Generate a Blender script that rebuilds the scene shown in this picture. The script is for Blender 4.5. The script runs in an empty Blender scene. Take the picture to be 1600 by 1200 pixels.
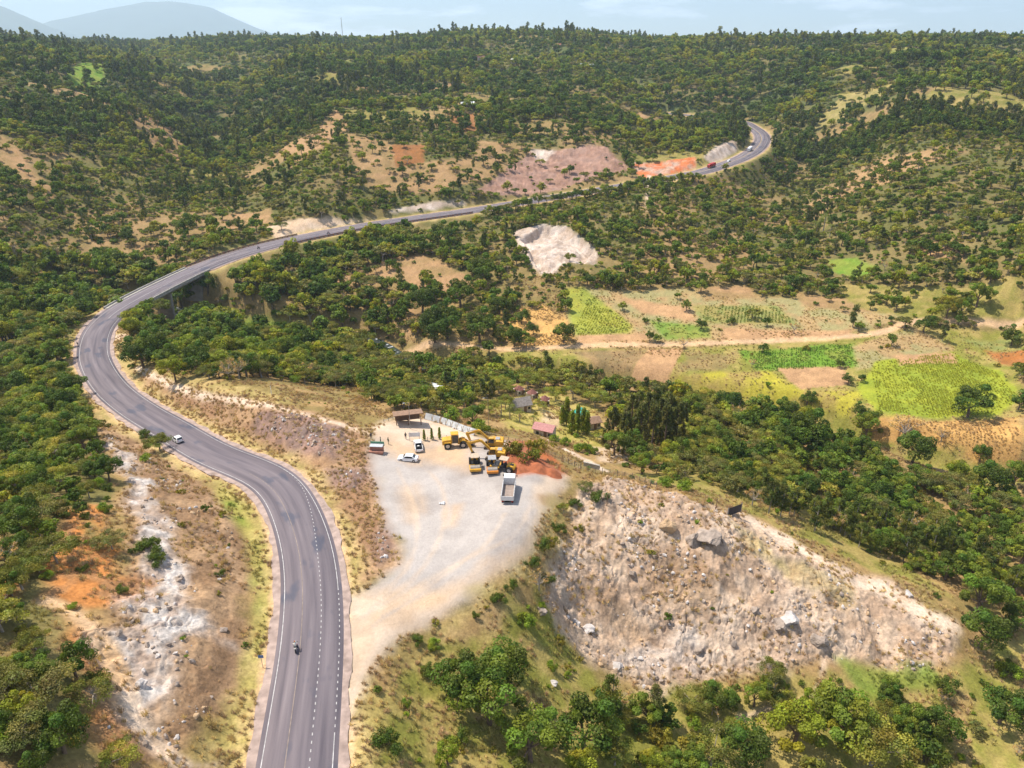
import bpy, bmesh, math, random
import numpy as np
from mathutils import Vector, Matrix
random.seed(7); rng = np.random.default_rng(11)
S = bpy.context.scene
COL = S.collection
# ------------------------------------------------------------------ camera
F = 1110.0                      # focal length in pixels of the 1600x1200 photograph
PITCH = math.radians(25.5)
CP, SP = math.cos(PITCH), math.sin(PITCH)
CAMZ = 130.0                    # camera height; every z below "rel" is relative to it
cam_d = bpy.data.cameras.new('camera'); cam = bpy.data.objects.new('camera', cam_d); COL.objects.link(cam)
cam_d.sensor_width = 36.0; cam_d.lens = 36.0 * F / 1600.0
cam_d.clip_start = 0.5; cam_d.clip_end = 60000
cam.location = (0, 0, CAMZ); cam.rotation_euler = (math.pi / 2 - PITCH, 0, 0)
S.camera = cam
# ------------------------------------------------------------------ sky, sun, exposure
SUN_EL = math.radians(61)
SH = np.array([0.88, -0.475])                   # ground direction in which shadows fall
SUN_AZ = math.atan2(-SH[0], -SH[1])             # compass angle of the sun from +Y towards +X
w = bpy.data.worlds.new('World'); S.world = w; w.use_nodes = True
nt = w.node_tree; nt.nodes.clear()
def N(t, typ, **kw):
    n = t.nodes.new(typ)
    for k, v in kw.items(): setattr(n, k, v)
    return n
sky = N(nt, 'ShaderNodeTexSky', sky_type='NISHITA', sun_disc=False)
sky.sun_elevation = SUN_EL; sky.sun_rotation = SUN_AZ; sky.altitude = 1300
sky.air_density = 1.0; sky.dust_density = 0.3; sky.ozone_density = 2.2
geo = N(nt, 'ShaderNodeNewGeometry')
mp = N(nt, 'ShaderNodeMapping'); mp.inputs['Scale'].default_value = (2.6, 2.6, 14.0)
tc = N(nt, 'ShaderNodeTexCoord')
nt.links.new(tc.outputs['Generated'], mp.inputs['Vector'])
no = N(nt, 'ShaderNodeTexNoise'); no.inputs['Scale'].default_value = 2.3; no.inputs['Detail'].default_value = 8; no.inputs['Roughness'].default_value = 0.58
nt.links.new(mp.outputs[0], no.inputs['Vector'])
rp = N(nt, 'ShaderNodeValToRGB'); rp.color_ramp.elements[0].position = 0.50; rp.color_ramp.elements[1].position = 0.64
nt.links.new(no.outputs['Fac'], rp.inputs['Fac'])
ml = N(nt, 'ShaderNodeMath', operation='MULTIPLY'); ml.inputs[1].default_value = 0.75
nt.links.new(rp.outputs['Color'], ml.inputs[0])
mx = N(nt, 'ShaderNodeMixRGB'); mx.inputs['Color2'].default_value = (15.5, 16.2, 18.4, 1)
nt.links.new(ml.outputs[0], mx.inputs['Fac']); nt.links.new(sky.outputs[0], mx.inputs['Color1'])
bg = N(nt, 'ShaderNodeBackground'); bg.inputs['Strength'].default_value = 0.105
ow = N(nt, 'ShaderNodeOutputWorld')
nt.links.new(mx.outputs[0], bg.inputs['Color']); nt.links.new(bg.outputs[0], ow.inputs['Surface'])
sd = bpy.data.lights.new('sun', 'SUN'); sd.energy = 5.0; sd.angle = math.radians(0.53); sd.color = (1.0, 0.925, 0.80)
sun = bpy.data.objects.new('sun', sd); COL.objects.link(sun); sun.location = (0, 0, 400)
_d = Vector((SH[0] * math.cos(SUN_EL), SH[1] * math.cos(SUN_EL), -math.sin(SUN_EL)))
sun.rotation_euler = _d.to_track_quat('-Z', 'Y').to_euler()
S.view_settings.view_transform = 'Standard'; S.view_settings.look = 'None'
S.view_settings.exposure = 0.40; S.view_settings.gamma = 1.0; S.view_settings.use_curve_mapping = False
S.cycles.use_denoising = True; S.cycles.denoising_prefilter = 'ACCURATE'
S.cycles.max_bounces = 5; S.cycles.diffuse_bounces = 2; S.cycles.glossy_bounces = 2; S.cycles.transmission_bounces = 2
S.cycles.transparent_max_bounces = 4; S.cycles.volume_bounces = 1; S.cycles.caustics_reflective = False; S.cycles.caustics_refractive = False
# ------------------------------------------------------------------ pixels <-> directions
def rayt(px, py):
    x = (px - 800.0) / F; y = (py - 600.0) / F
    return np.array([x, CP - SP * y, -(SP + CP * y)])      # per unit of depth along the view axis
def W(px, py, z):               # point on the ray at height z (relative to the camera)
    r = rayt(px, py); t = z / r[2]
    return np.array([r[0] * t, r[1] * t, z])
def T(px, py, t):
    return rayt(px, py) * t
def project(p):                 # p (n,3) relative to camera -> px, py, depth
    d = p[:, 1] * CP - p[:, 2] * SP
    u = p[:, 1] * SP + p[:, 2] * CP
    d = np.where(d < 0.1, 0.1, d)
    return 800 + F * p[:, 0] / d, 600 - F * u / d, d
# ------------------------------------------------------------------ noise
def _h(ix, iy, s):
    h = (ix.astype(np.int64) * 374761393 + iy.astype(np.int64) * 668265263 + s * 1442695041) & 0xFFFFFFFF
    h = ((h ^ (h >> 13)) * 1274126177) & 0xFFFFFFFF
    h = ((h ^ (h >> 16)) * 2246822519) & 0xFFFFFFFF
    return ((h ^ (h >> 13)) & 0xFFFFFF) / float(0xFFFFFF)
def vn(x, y, s=0):
    x = np.asarray(x, float); y = np.asarray(y, float)
    ix = np.floor(x); iy = np.floor(y); fx = x - ix; fy = y - iy
    fx = fx * fx * fx * (fx * (fx * 6 - 15) + 10); fy = fy * fy * fy * (fy * (fy * 6 - 15) + 10)
    a = _h(ix, iy, s); b = _h(ix + 1, iy, s); c = _h(ix, iy + 1, s); d = _h(ix + 1, iy + 1, s)
    return a + (b - a) * fx + (c - a) * fy + (a - b - c + d) * fx * fy
def fbm(x, y, L, oct=4, s=0, gain=0.5):
    o = np.zeros(np.shape(x)); a = 1.0; tot = 0; f = 1.0 / L
    for k in range(oct):
        c, q = math.cos(0.6 * k), math.sin(0.6 * k)
        o += a * vn((x * c - y * q) * f + 17.3 * k, (x * q + y * c) * f - 9.1 * k, s + k * 13)
        tot += a; a *= gain; f *= 2.03
    return o / tot
def sstep(a, b, x):
    t = np.clip((x - a) / (b - a), 0, 1); return t * t * (3 - 2 * t)
# ------------------------------------------------------------------ object helpers
def link(name, me, parent=None):
    o = bpy.data.objects.new(name, me); COL.objects.link(o)
    if parent is not None: o.parent = parent
    return o
def tag(o, label=None, cat=None, group=None, kind=None):
    if label: o['label'] = label
    if cat: o['category'] = cat
    if group: o['group'] = group
    if kind: o['kind'] = kind
    return o
def mesh_np(name, V, Fc, mats=(), midx=None, smooth=False):
    """V (n,3); Fc (m,3) or (m,4) int array or list of arrays"""
    me = bpy.data.meshes.new(name)
    Fs = Fc if isinstance(Fc, list) else [Fc]
    Fs = [f for f in Fs if len(f)]
    nl = sum(f.size for f in Fs); nf = sum(len(f) for f in Fs)
    me.vertices.add(len(V)); me.vertices.foreach_set('co', np.asarray(V, np.float32).ravel())
    me.loops.add(nl); me.polygons.add(nf)
    me.loops.foreach_set('vertex_index', np.concatenate([f.ravel() for f in Fs]).astype(np.int32))
    tot = np.concatenate([np.full(len(f), f.shape[1]) for f in Fs])
    st = np.concatenate([[0], np.cumsum(tot)[:-1]])
    me.polygons.foreach_set('loop_start', st.astype(np.int32))
    for m in mats: me.materials.append(m)
    if midx is not None: me.polygons.foreach_set('material_index', np.asarray(midx, np.int32))
    if smooth: me.polygons.foreach_set('use_smooth', np.ones(nf, bool))
    me.update(calc_edges=True)
    return me
# ------------------------------------------------------------------ materials
def mat(name, col, rough=0.7, metal=0.0, spec=0.3, var=0.0, vscale=3.0, bump=0.0, bscale=20.0, rand=0.0):
    m = bpy.data.materials.new(name); m.use_nodes = True
    t = m.node_tree; b = t.nodes['Principled BSDF']
    b.inputs['Base Color'].default_value = (*col, 1); b.inputs['Roughness'].default_value = rough
    b.inputs['Metallic'].default_value = metal; b.inputs['Specular IOR Level'].default_value = spec
    if var or bump or rand:
        tcn = N(t, 'ShaderNodeTexCoord'); nz = N(t, 'ShaderNodeTexNoise'); nz.inputs['Scale'].default_value = vscale; nz.inputs['Detail'].default_value = 6
        t.links.new(tcn.outputs['Object'], nz.inputs['Vector'])
        mr = N(t, 'ShaderNodeMapRange'); mr.inputs['From Min'].default_value = 0.3; mr.inputs['From Max'].default_value = 0.7
        mr.inputs['To Min'].default_value = 1 - var; mr.inputs['To Max'].default_value = 1 + var
        t.links.new(nz.outputs['Fac'], mr.inputs['Value'])
        val = mr.outputs[0]
        if rand:
            oi = N(t, 'ShaderNodeObjectInfo'); m2 = N(t, 'ShaderNodeMapRange'); m2.inputs['To Min'].default_value = 1 - rand; m2.inputs['To Max'].default_value = 1 + rand
            t.links.new(oi.outputs['Random'], m2.inputs['Value'])
            mm = N(t, 'ShaderNodeMath', operation='MULTIPLY'); t.links.new(val, mm.inputs[0]); t.links.new(m2.outputs[0], mm.inputs[1]); val = mm.outputs[0]
        mc = N(t, 'ShaderNodeVectorMath', operation='SCALE'); mc.inputs[0].default_value = col
        t.links.new(val, mc.inputs['Scale']); t.links.new(mc.outputs[0], b.inputs['Base Color'])
        if bump:
            n2 = N(t, 'ShaderNodeTexNoise'); n2.inputs['Scale'].default_value = bscale; n2.inputs['Detail'].default_value = 5
            t.links.new(tcn.outputs['Object'], n2.inputs['Vector'])
            bp = N(t, 'ShaderNodeBump'); bp.inputs['Strength'].default_value = bump; bp.inputs['Distance'].default_value = 0.1
            t.links.new(n2.outputs['Fac'], bp.inputs['Height']); t.links.new(bp.outputs[0], b.inputs['Normal'])
    return m
# ================================================================== TERRAIN
# control points: pixel + height relative to the camera
CPZ = [
 # slope left of the road
 (0,560,-97),(0,700,-82),(0,850,-69),(0,1000,-64),(0,1190,-62),(150,1190,-68),(300,1190,-73.8),(100,1080,-66.5),(150,1000,-68),(250,1000,-72),(340,950,-75),
 (365,1100,-76),(150,850,-70),(250,800,-75.5),(330,800,-79),(200,700,-83),(110,640,-90),(290,745,-83.5),(385,850,-79.5),(60,760,-74),(220,900,-72.5),(300,880,-76),
 # below the road on the right
 (600,1190,-79),(720,1180,-84),(850,1180,-90),(1000,1180,-97),(1250,1180,-105),(1500,1180,-107),(1600,1180,-107),(650,1080,-81.6),(800,950,-84.5),(700,1000,-82.6),(780,1050,-87),(900,1100,-94.5),
 # lot
 (560,950,-79),(700,880,-80.5),(640,780,-82),(760,780,-82),(845,770,-82),(640,700,-83.2),(720,690,-83.2),(640,662,-83.8),(840,840,-81.2),(780,885,-80.6),(600,1000,-79),(800,700,-83),(870,745,-83),
 # bank between the road and the lot
 (230,590,-87.5),(330,622,-82),(430,637,-79.8),(545,662,-81.5),(490,690,-80.6),(470,730,-81.6),(560,790,-80.6),(580,850,-79.6),(540,720,-81),
 # down to the river
 (330,560,-96),(480,600,-94),(560,625,-90),(250,545,-97),(400,510,-107),(570,548,-115),(300,495,-109),(262,480,-112),(190,440,-105),(100,450,-103),(210,528,-96.5),(450,545,-108),
 (640,625,-93),(700,640,-93),
 # compound behind the lot
 (700,610,-101),(880,640,-103),(820,600,-105),(960,680,-101),(900,718,-92),(1000,745,-93),(1040,650,-105),(760,655,-93),(840,680,-94),
 # dirt road and fields
 (650,545,-111.5),(800,545,-110.5),(1050,538,-109.5),(1200,533,-108.5),(1350,523,-106.5),(1420,505,-105),(1590,500,-102.5),
 (1100,600,-110.5),(1300,590,-109.5),(1500,600,-108.5),(1590,560,-106.5),(1250,680,-110),(1450,680,-109.5),(1590,700,-108.5),(1590,850,-109),(1400,800,-110),(1300,760,-108),(1150,700,-106),
 # rocky outcrop
 (1147,800,-92),(1300,900,-97),(1480,970,-102),(960,770,-85),(1000,800,-87),(1060,812,-87.3),(1130,845,-89),(885,880,-88),(930,900,-90.5),(1050,900,-93),(1150,920,-95),(1250,960,-98),(1000,1000,-98),
 (1150,1040,-100.8),(1350,1050,-104),(1450,1010,-103),(900,1000,-94.5),(1540,900,-107),(1540,1050,-107),(1400,880,-104),(900,800,-86),
 # across the river
 (560,470,-107),(650,440,-103),(600,400,-99),(700,380,-98),(700,470,-107),(850,395,-95),(850,470,-105),(950,450,-103),(950,340,-92),(900,308,-91),(1000,295,-88),(1060,350,-94),(1100,450,-103),(1200,450,-104),
 (1250,350,-102),(1350,420,-100),(1450,400,-92),(1550,420,-90),(1350,300,-84),(1200,285,-97),(1280,260,-90),(1450,280,-72),(1590,300,-72),(1590,420,-86),(1500,200,-53),(1590,180,-48),(1590,110,-24),(1400,130,-33),
 (1450,170,-44),(1330,180,-57),(1270,210,-74),(1250,160,-53),(1215,178,-66),
 (860,255,-82),(1000,255,-82),(900,235,-75),(770,292,-87),(700,290,-84),(1120,240,-77),
 (600,250,-73),(700,200,-62),(500,300,-82),(450,330,-89),(400,350,-94),(300,350,-93),(250,400,-100),(100,380,-95),(0,420,-88),(500,240,-68),(850,200,-64),(1000,200,-66),(1100,215,-72),(1130,170,-60),(1080,150,-52),
 (950,130,-42),(850,120,-36),(700,130,-40),(600,150,-48),(500,180,-58),(420,220,-71),(340,215,-86),(350,260,-90),(300,300,-93),(380,150,-56),(450,120,-34),
 (100,280,-77),(0,300,-72),(0,200,-52),(100,180,-50),(200,200,-61),(230,150,-50),(80,120,-27),(0,100,-16),(200,105,-28),
 (-220,560,-96),(-220,430,-86),(-220,340,-78),(-220,250,-64),(-220,180,-45),(-220,110,-24),(-200,700,-80),(1800,500,-99),(1800,420,-78),(1800,300,-68),(1800,180,-46),(1800,120,-26),(1800,700,-107),(1800,850,-108),
]
CPT = [(0,62,1600),(150,68,1800),(300,70,1500),(500,71,1350),(700,68,1200),(900,67,1150),(1010,74,1250),(1100,69,1250),(1300,70,1150),(1500,73,1000),(1600,79,900),(250,82,1450),(1200,110,900),(600,95,1100),(1000,95,1000)]
CPW = [(-90,20,-52),(-40,25,-74),(10,30,-86),(90,30,-104),(170,60,-107),(-150,60,-50),(300,150,-104),
       (-800,3200,-5),(0,3200,-5),(900,3200,-10),(2200,2500,-10),(-1900,2500,20),(-900,1200,5),(1300,1300,0)]
# main road, pixel centre line + height
ROADP = [(463,1200,-76.3),(475,1100,-77.3),(486,1000,-78.4),(487,900,-79.2),(479,850,-79.7),(462,800,-80.5),(429,750,-82),(330,712-4,-85.2),(270,672,-87.3),(215,640,-89.5),(172,605,-91.6),(148,565,-93.2),(146,540,-94.2),
         (155,513,-95),(180,488,-95.6),(215,467,-96),(262,443,-96.3),(320,416,-96.3),(380,395,-96),(440,379,-95.8),(500,366,-95.8),(570,353,-95.8),(650,341,-95.5),(742,328,-94.5)]
ROADP2 = [(1085,271,-86),(1130,258,-83.5),(1167,243,-81),(1188,226,-78.5),(1190,211,-76.5),(1174,198,-74),(1150,188,-71.5)]
rp3 = [W(*p) for p in ROADP]
e0 = rp3[0] + (rp3[0] - rp3[1]) * 0.9; e0[2] = -75.8
e1 = e0 + (rp3[0] - rp3[1]) * 2; e1[2] = -74.5
q3 = [W(*p) for p in ROADP2]
qe = q3[-1] + np.array([-70, 45, 4.0])
road_pts = np.array([e1, e0] + rp3 + q3 + [qe])
def catmull(P, step=1.5):
    out = []
    n = len(P)
    for i in range(n - 1):
        p0 = P[max(i - 1, 0)]; p1 = P[i]; p2 = P[i + 1]; p3 = P[min(i + 2, n - 1)]
        k = max(2, int(np.linalg.norm(p2 - p1) / step))
        d1 = np.linalg.norm(p2 - p1)
        m1 = (p2 - p0) / max(1e-6, (np.linalg.norm(p2 - p1) + np.linalg.norm(p1 - p0))) * d1
        m2 = (p3 - p1) / max(1e-6, (np.linalg.norm(p3 - p2) + np.linalg.norm(p2 - p1))) * d1
        for j in range(k):
            t = j / k
            out.append((2*t**3-3*t*t+1)*p1 + (t**3-2*t*t+t)*m1 + (-2*t**3+3*t*t)*p2 + (t**3-t*t)*m2)
    out.append(P[-1])
    return np.array(out)
def smooth_line(L, it):
    L = L.copy()
    for _ in range(it): L[1:-1] = L[1:-1] * 0.5 + (L[:-2] + L[2:]) * 0.25
    return L
def resample(L, step):
    s = np.concatenate([[0], np.cumsum(np.linalg.norm(np.diff(L[:, :2], axis=0), axis=1))])
    q = np.arange(0, s[-1], step)
    return np.stack([np.interp(q, s, L[:, k]) for k in range(L.shape[1])], 1)
road = resample(smooth_line(catmull(road_pts), 30), 1.5)
_tan = np.gradient(road[:, :2], axis=0); _tan /= np.linalg.norm(_tan, axis=1)[:, None]
road_n = np.stack([-_tan[:, 1], _tan[:, 0]], 1)       # to the left of travel (away from the camera)
road_s = np.arange(len(road)) * 1.5
def road_near(x, y):
    """distance, index, signed side for points"""
    D = np.empty(len(x)); I = np.empty(len(x), int)
    for a in range(0, len(x), 40000):
        dx = x[a:a+40000, None] - road[None, ::2, 0]; dy = y[a:a+40000, None] - road[None, ::2, 1]
        d2 = dx * dx + dy * dy; i = d2.argmin(1)
        D[a:a+40000] = np.sqrt(d2[np.arange(len(i)), i]); I[a:a+40000] = i * 2
    return D, I
# lateral half width of the paved strip (it is wider far away where climbing lanes are added)
_rr = np.hypot(road[:, 0], road[:, 1])
road_hw = 5.2 + 2.1 * sstep(220, 420, _rr)
def road_index(px, py):
    p = W(px, py, -95)
    u, v, d = project(road); return int(np.argmin((u - px) ** 2 + (v - py) ** 2))
BR0, BR1 = road_index(196, 478), road_index(300, 425)      # the bridge spans this stretch
# thin-plate spline in log-polar-like coordinates
ctrl = [W(*p) for p in CPZ] + [T(*p) for p in CPT] + [np.array(p, float) for p in CPW] + [p for i, p in enumerate(road[::14]) if not (BR0 - 4 < i * 14 < BR1 + 4)]
ctrl = np.array(ctrl)
def warp(x, y):
    r = np.hypot(x, y) + 1e-6; k = 100 * np.log1p(r / 60.0) / r
    return x * k, y * k
cx, cy = warp(ctrl[:, 0], ctrl[:, 1])
def tps(r2): return r2 * np.log(r2 + 1e-9) * 0.5
n = len(ctrl)
A = np.zeros((n + 3, n + 3))
A[:n, :n] = tps((cx[:, None] - cx) ** 2 + (cy[:, None] - cy) ** 2) + np.eye(n) * 6.0
A[:n, n] = 1; A[:n, n+1] = cx; A[:n, n+2] = cy; A[n:, :n] = A[:n, n:].T
coef = np.linalg.solve(A, np.concatenate([ctrl[:, 2], np.zeros(3)]))
NA, NR, R0, R1 = 860, 740, 34.0, 3300.0
AZ = np.radians(np.linspace(-57, 57, NA)); RR = R0 * (R1 / R0) ** np.linspace(0, 1, NR)
GA, GR = np.meshgrid(AZ, RR, indexing='ij')
GX = (np.sin(GA) * GR).ravel(); GY = (np.cos(GA) * GR).ravel()
# base surface on a coarser polar lattice, then bilinear up
ca = np.linspace(0, NA - 1, 216); cr = np.linspace(0, NR - 1, 186)
a_c = np.interp(ca, np.arange(NA), AZ); r_c = R0 * (R1 / R0) ** (cr / (NR - 1))
xa = (np.sin(a_c)[:, None] * r_c[None]).ravel(); ya = (np.cos(a_c)[:, None] * r_c[None]).ravel()
wx, wy = warp(xa, ya)
Hc = np.empty(len(xa))
for a in range(0, len(xa), 20000):
    d2 = (wx[a:a+20000, None] - cx) ** 2 + (wy[a:a+20000, None] - cy) ** 2
    Hc[a:a+20000] = tps(d2) @ coef[:n] + coef[n] + coef[n+1] * wx[a:a+20000] + coef[n+2] * wy[a:a+20000]
Hc = Hc.reshape(216, 186)
def up(Hc):
    i0 = np.clip(np.searchsorted(ca, np.arange(NA), side='right') - 1, 0, 214); fa = (np.arange(NA) - ca[i0]) / (ca[i0+1] - ca[i0])
    j0 = np.clip(np.searchsorted(cr, np.arange(NR), side='right') - 1, 0, 184); fr = (np.arange(NR) - cr[j0]) / (cr[j0+1] - cr[j0])
    t = Hc[i0] * (1 - fa)[:, None] + Hc[i0 + 1] * fa[:, None]
    return t[:, j0] * (1 - fr) + t[:, j0 + 1] * fr
H = up(Hc).ravel()
LNR = math.log(R1 / R0)
def hgrid(x, y, G=None):
    G = H if G is None else G
    G = G.reshape(NA, NR)
    a = np.arctan2(x, y); r = np.hypot(x, y)
    fa = np.clip((a - AZ[0]) / (AZ[-1] - AZ[0]) * (NA - 1), 0, NA - 1.001); fr = np.clip(np.log(np.maximum(r, R0) / R0) / LNR * (NR - 1), 0, NR - 1.001)
    i = fa.astype(int); j = fr.astype(int); fa -= i; fr -= j
    return (G[i, j] * (1 - fa) + G[i+1, j] * fa) * (1 - fr) + (G[i, j+1] * (1 - fa) + G[i+1, j+1] * fa) * fr
_ts = 40 * (3600 / 40.0) ** np.linspace(0, 1, 1400)
def hit(px, py):
    """where the ray of a pixel meets the ground (relative to the camera)"""
    r = rayt(px, py); P = _ts[:, None] * r[None]
    below = P[:, 2] < hgrid(P[:, 0], P[:, 1])
    k = np.argmax(below)
    if not below.any(): k = len(_ts) - 1
    if k == 0: return P[0]
    lo, hi = _ts[k - 1], _ts[k]
    for _ in range(12):
        m = 0.5 * (lo + hi); p = r * m
        if p[2] < hgrid(np.array([p[0]]), np.array([p[1]]))[0]: hi = m
        else: lo = m
    p = r * hi
    return p
def hits(L): return np.array([hit(*p) for p in L])
# --- river bed
river = resample(smooth_line(catmull(np.array([[-300, 300, -101.], [-215, 325, -109], [-160, 318, -113], [-110, 296, -115], [-66, 290, -116], [-40, 262, -116.5], [-5, 245, -117], [40, 235, -117.5], [95, 215, -118], [140, 180, -118.5], [210, 170, -119]]), 3), 6), 2.0)
def line_near(L, x, y):
    D = np.full(len(x), 1e9); I = np.zeros(len(x), int)
    bb = (x > L[:, 0].min() - 40) & (x < L[:, 0].max() + 40) & (y > L[:, 1].min() - 40) & (y < L[:, 1].max() + 40)
    idx = np.nonzero(bb)[0]
    for a in range(0, len(idx), 40000):
        q = idx[a:a+40000]
        d2 = (x[q, None] - L[None, :, 0]) ** 2 + (y[q, None] - L[None, :, 1]) ** 2
        i = d2.argmin(1); D[q] = np.sqrt(d2[np.arange(len(q)), i]); I[q] = i
    return D, I
dR, iR = line_near(river, GX, GY)
H = np.where(dR < 14, H + (np.minimum(H, river[iR, 2] - 0.8) - H) * (1 - sstep(3.5, 14, dR)), H)
# --- roads flatten the ground
near = np.hypot(GX, GY) < 1100
D = np.full(len(GX), 1e9); I = np.zeros(len(GX), int)
idx = np.nonzero(near)[0]; D[idx], I[idx] = road_near(GX[idx], GY[idx])
onbr = (I > BR0) & (I < BR1)
hw = road_hw[I] + 1.6
slope_w = 5 + 0.9 * np.abs(H - road[I, 2])
k = (1 - sstep(0, 1, (D - hw) / slope_w)) * np.where(onbr, 0, 1)
H = H + (road[I, 2] - 0.22 - H) * k
H = np.where(onbr & (D < 16), np.minimum(H, road[I, 2] - 4.5), H)
roadmask = (1 - sstep(0, 6, D - hw)) * (~onbr)
# ================================================================== GROUND CLASSES
GRAD = np.hypot(GX, GY)
CL = {  # colour a, colour b, patch length (m)
 'dry': ((.36,.235,.11),(.235,.175,.07),7), 'floor': ((.13,.125,.045),(.21,.16,.07),16), 'farfloor': ((.10,.12,.045),(.17,.145,.06),40),
 'grass': ((.21,.235,.05),(.34,.29,.09),4), 'green': ((.14,.235,.035),(.21,.25,.05),7), 'yellowgrass': ((.46,.35,.155),(.34,.275,.10),3),
 'scrub': ((.34,.265,.095),(.215,.205,.05),4.5), 'bank': ((.37,.235,.135),(.28,.165,.095),5), 'cutslope': ((.36,.235,.14),(.25,.155,.09),4),
 'darkrock': ((.20,.135,.115),(.29,.185,.15),2), 'gravel': ((.415,.37,.34),(.335,.295,.27),9), 'sand': ((.62,.475,.35),(.54,.39,.265),6),
 'sandorange': ((.60,.40,.23),(.50,.34,.21),5), 'rock': ((.50,.375,.275),(.405,.285,.20),4), 'white': ((.58,.53,.49),(.42,.34,.29),1.6),
 'orange': ((.47,.20,.07),(.36,.19,.09),3), 'red': ((.40,.125,.05),(.30,.10,.045),3), 'redorange': ((.55,.17,.07),(.48,.33,.25),6),
 'plough': ((.46,.28,.15),(.38,.23,.125),6), 'darkdry': ((.22,.16,.08),(.30,.20,.10),5), 'yfield': ((.38,.33,.055),(.32,.24,.08),6),
 'ygreen': ((.30,.32,.045),(.23,.27,.04),5), 'tanfield': ((.31,.27,.13),(.38,.26,.13),7), 'maize': ((.55,.33,.125),(.42,.25,.10),3), 'gfield': ((.22,.235,.08),(.30,.25,.09),5),
 'bare': ((.38,.235,.125),(.30,.20,.095),8), 'mauve': ((.37,.225,.17),(.27,.16,.12),8), 'quarry': ((.58,.48,.41),(.45,.35,.28),4), 'lightpath': ((.66,.52,.40),(.58,.43,.31),4),
 'mown': ((.42,.33,.12),(.33,.28,.08),4),
}
n1 = {}
def patch(L):
    if L not in n1: n1[L] = sstep(0.34, 0.66, fbm(GX, GY, L, 4, 5 + int(L)))
    return n1[L]
fine = fbm(GX, GY, 1.3, 3, 91)
def ccol(c):
    a, b, L = CL[c]; p = patch(L)[:, None]
    return np.array(a)[None] * (1 - p) + np.array(b)[None] * p
# default: scrubby ground near, forest floor further off
k = sstep(230, 420, GRAD)[:, None]; kf = sstep(480, 800, GRAD)[:, None]
COLR = ccol('dry') * (1 - k) + ccol('floor') * k; COLR = COLR * (1 - kf) + ccol('farfloor') * kf
big = fbm(GX, GY, 60, 4, 3)
kb = (0.6 * sstep(0.62, 0.74, big) * sstep(250, 350, GRAD) * (1 - sstep(700, 1200, GRAD)))[:, None]
COLR = COLR * (1 - kb) + ccol('bare') * kb
CLS = np.zeros(len(GX), np.int8)              # 0 hillside, others named below
AMP = 0.35 + 0.35 * sstep(150, 400, GRAD)     # roughness amplitude
VEG = np.full(len(GX), -1.0)                  # tree coverage override (-1: default)
ZONES = []
def poly_sd(P, x, y):
    """signed distance (negative inside) for points"""
    d = np.full(len(x), 1e9); ins = np.zeros(len(x), bool)
    m = len(P)
    for i in range(m):
        a = P[i]; b = P[(i + 1) % m]; e = b - a; L2 = max(1e-9, e @ e)
        t = np.clip(((x - a[0]) * e[0] + (y - a[1]) * e[1]) / L2, 0, 1)
        d = np.minimum(d, np.hypot(x - a[0] - t * e[0], y - a[1] - t * e[1]))
        c = ((a[1] > y) != (b[1] > y)); 
        with np.errstate(divide='ignore', invalid='ignore'):
            xi = (b[0] - a[0]) * (y - a[1]) / (b[1] - a[1]) + a[0]
        ins ^= c & (x < xi)
    return np.where(ins, -d, d)
edge_n = fbm(GX, GY, 6, 4, 41) - 0.5
def bbox_idx(P, m):
    return np.nonzero((GX > P[:, 0].min() - m) & (GX < P[:, 0].max() + m) & (GY > P[:, 1].min() - m) & (GY < P[:, 1].max() + m))[0]
def paint(cls, pts, soft=1.5, wob=6.0, amt=1.0, cid=None, amp=None, veg=None, line=0.0, world=False, col=True):
    P = np.array(pts, float) if world else hits(pts)[:, :2]
    q = bbox_idx(P, 8 + line)
    if line:
        L = resample(smooth_line(catmull(P, 1.0), 3), 0.8)
        d, _ = line_near(np.c_[L, np.zeros(len(L))], GX[q], GY[q]); d = d - line / 2
    else:
        d = poly_sd(P, GX[q], GY[q])
    sd = d + edge_n[q] * wob
    kk = (1 - sstep(-soft, soft, sd)) * amt
    if col: COLR[q] = COLR[q] * (1 - kk[:, None]) + ccol(cls)[q] * kk[:, None]
    ins = sd < 0
    if cid is not None: CLS[q[ins]] = cid
    if amp is not None: AMP[q] = AMP[q] * (1 - kk) + amp * kk
    if veg is not None: VEG[q[ins]] = veg
    return P
for _k in range(38):
    _a = rng.uniform(-34, 34); _r = rng.uniform(520, 1500); _c = np.array([math.sin(math.radians(_a)) * _r, math.cos(math.radians(_a)) * _r]); _w = rng.uniform(9, 26) * (1 + _r / 1500)
    _q = [_c + np.array([math.cos(t_) * _w * rng.uniform(.6, 1.2) * 1.5, math.sin(t_) * _w * rng.uniform(.6, 1.2)]) for t_ in np.linspace(0, 6.283, 8)[:-1]]
    paint(['bare', 'scrub', 'dry', 'scrub', 'plough', 'grass', 'dry'][_k % 7], _q, wob=9, amt=.7, veg=.2, world=True)
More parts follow.
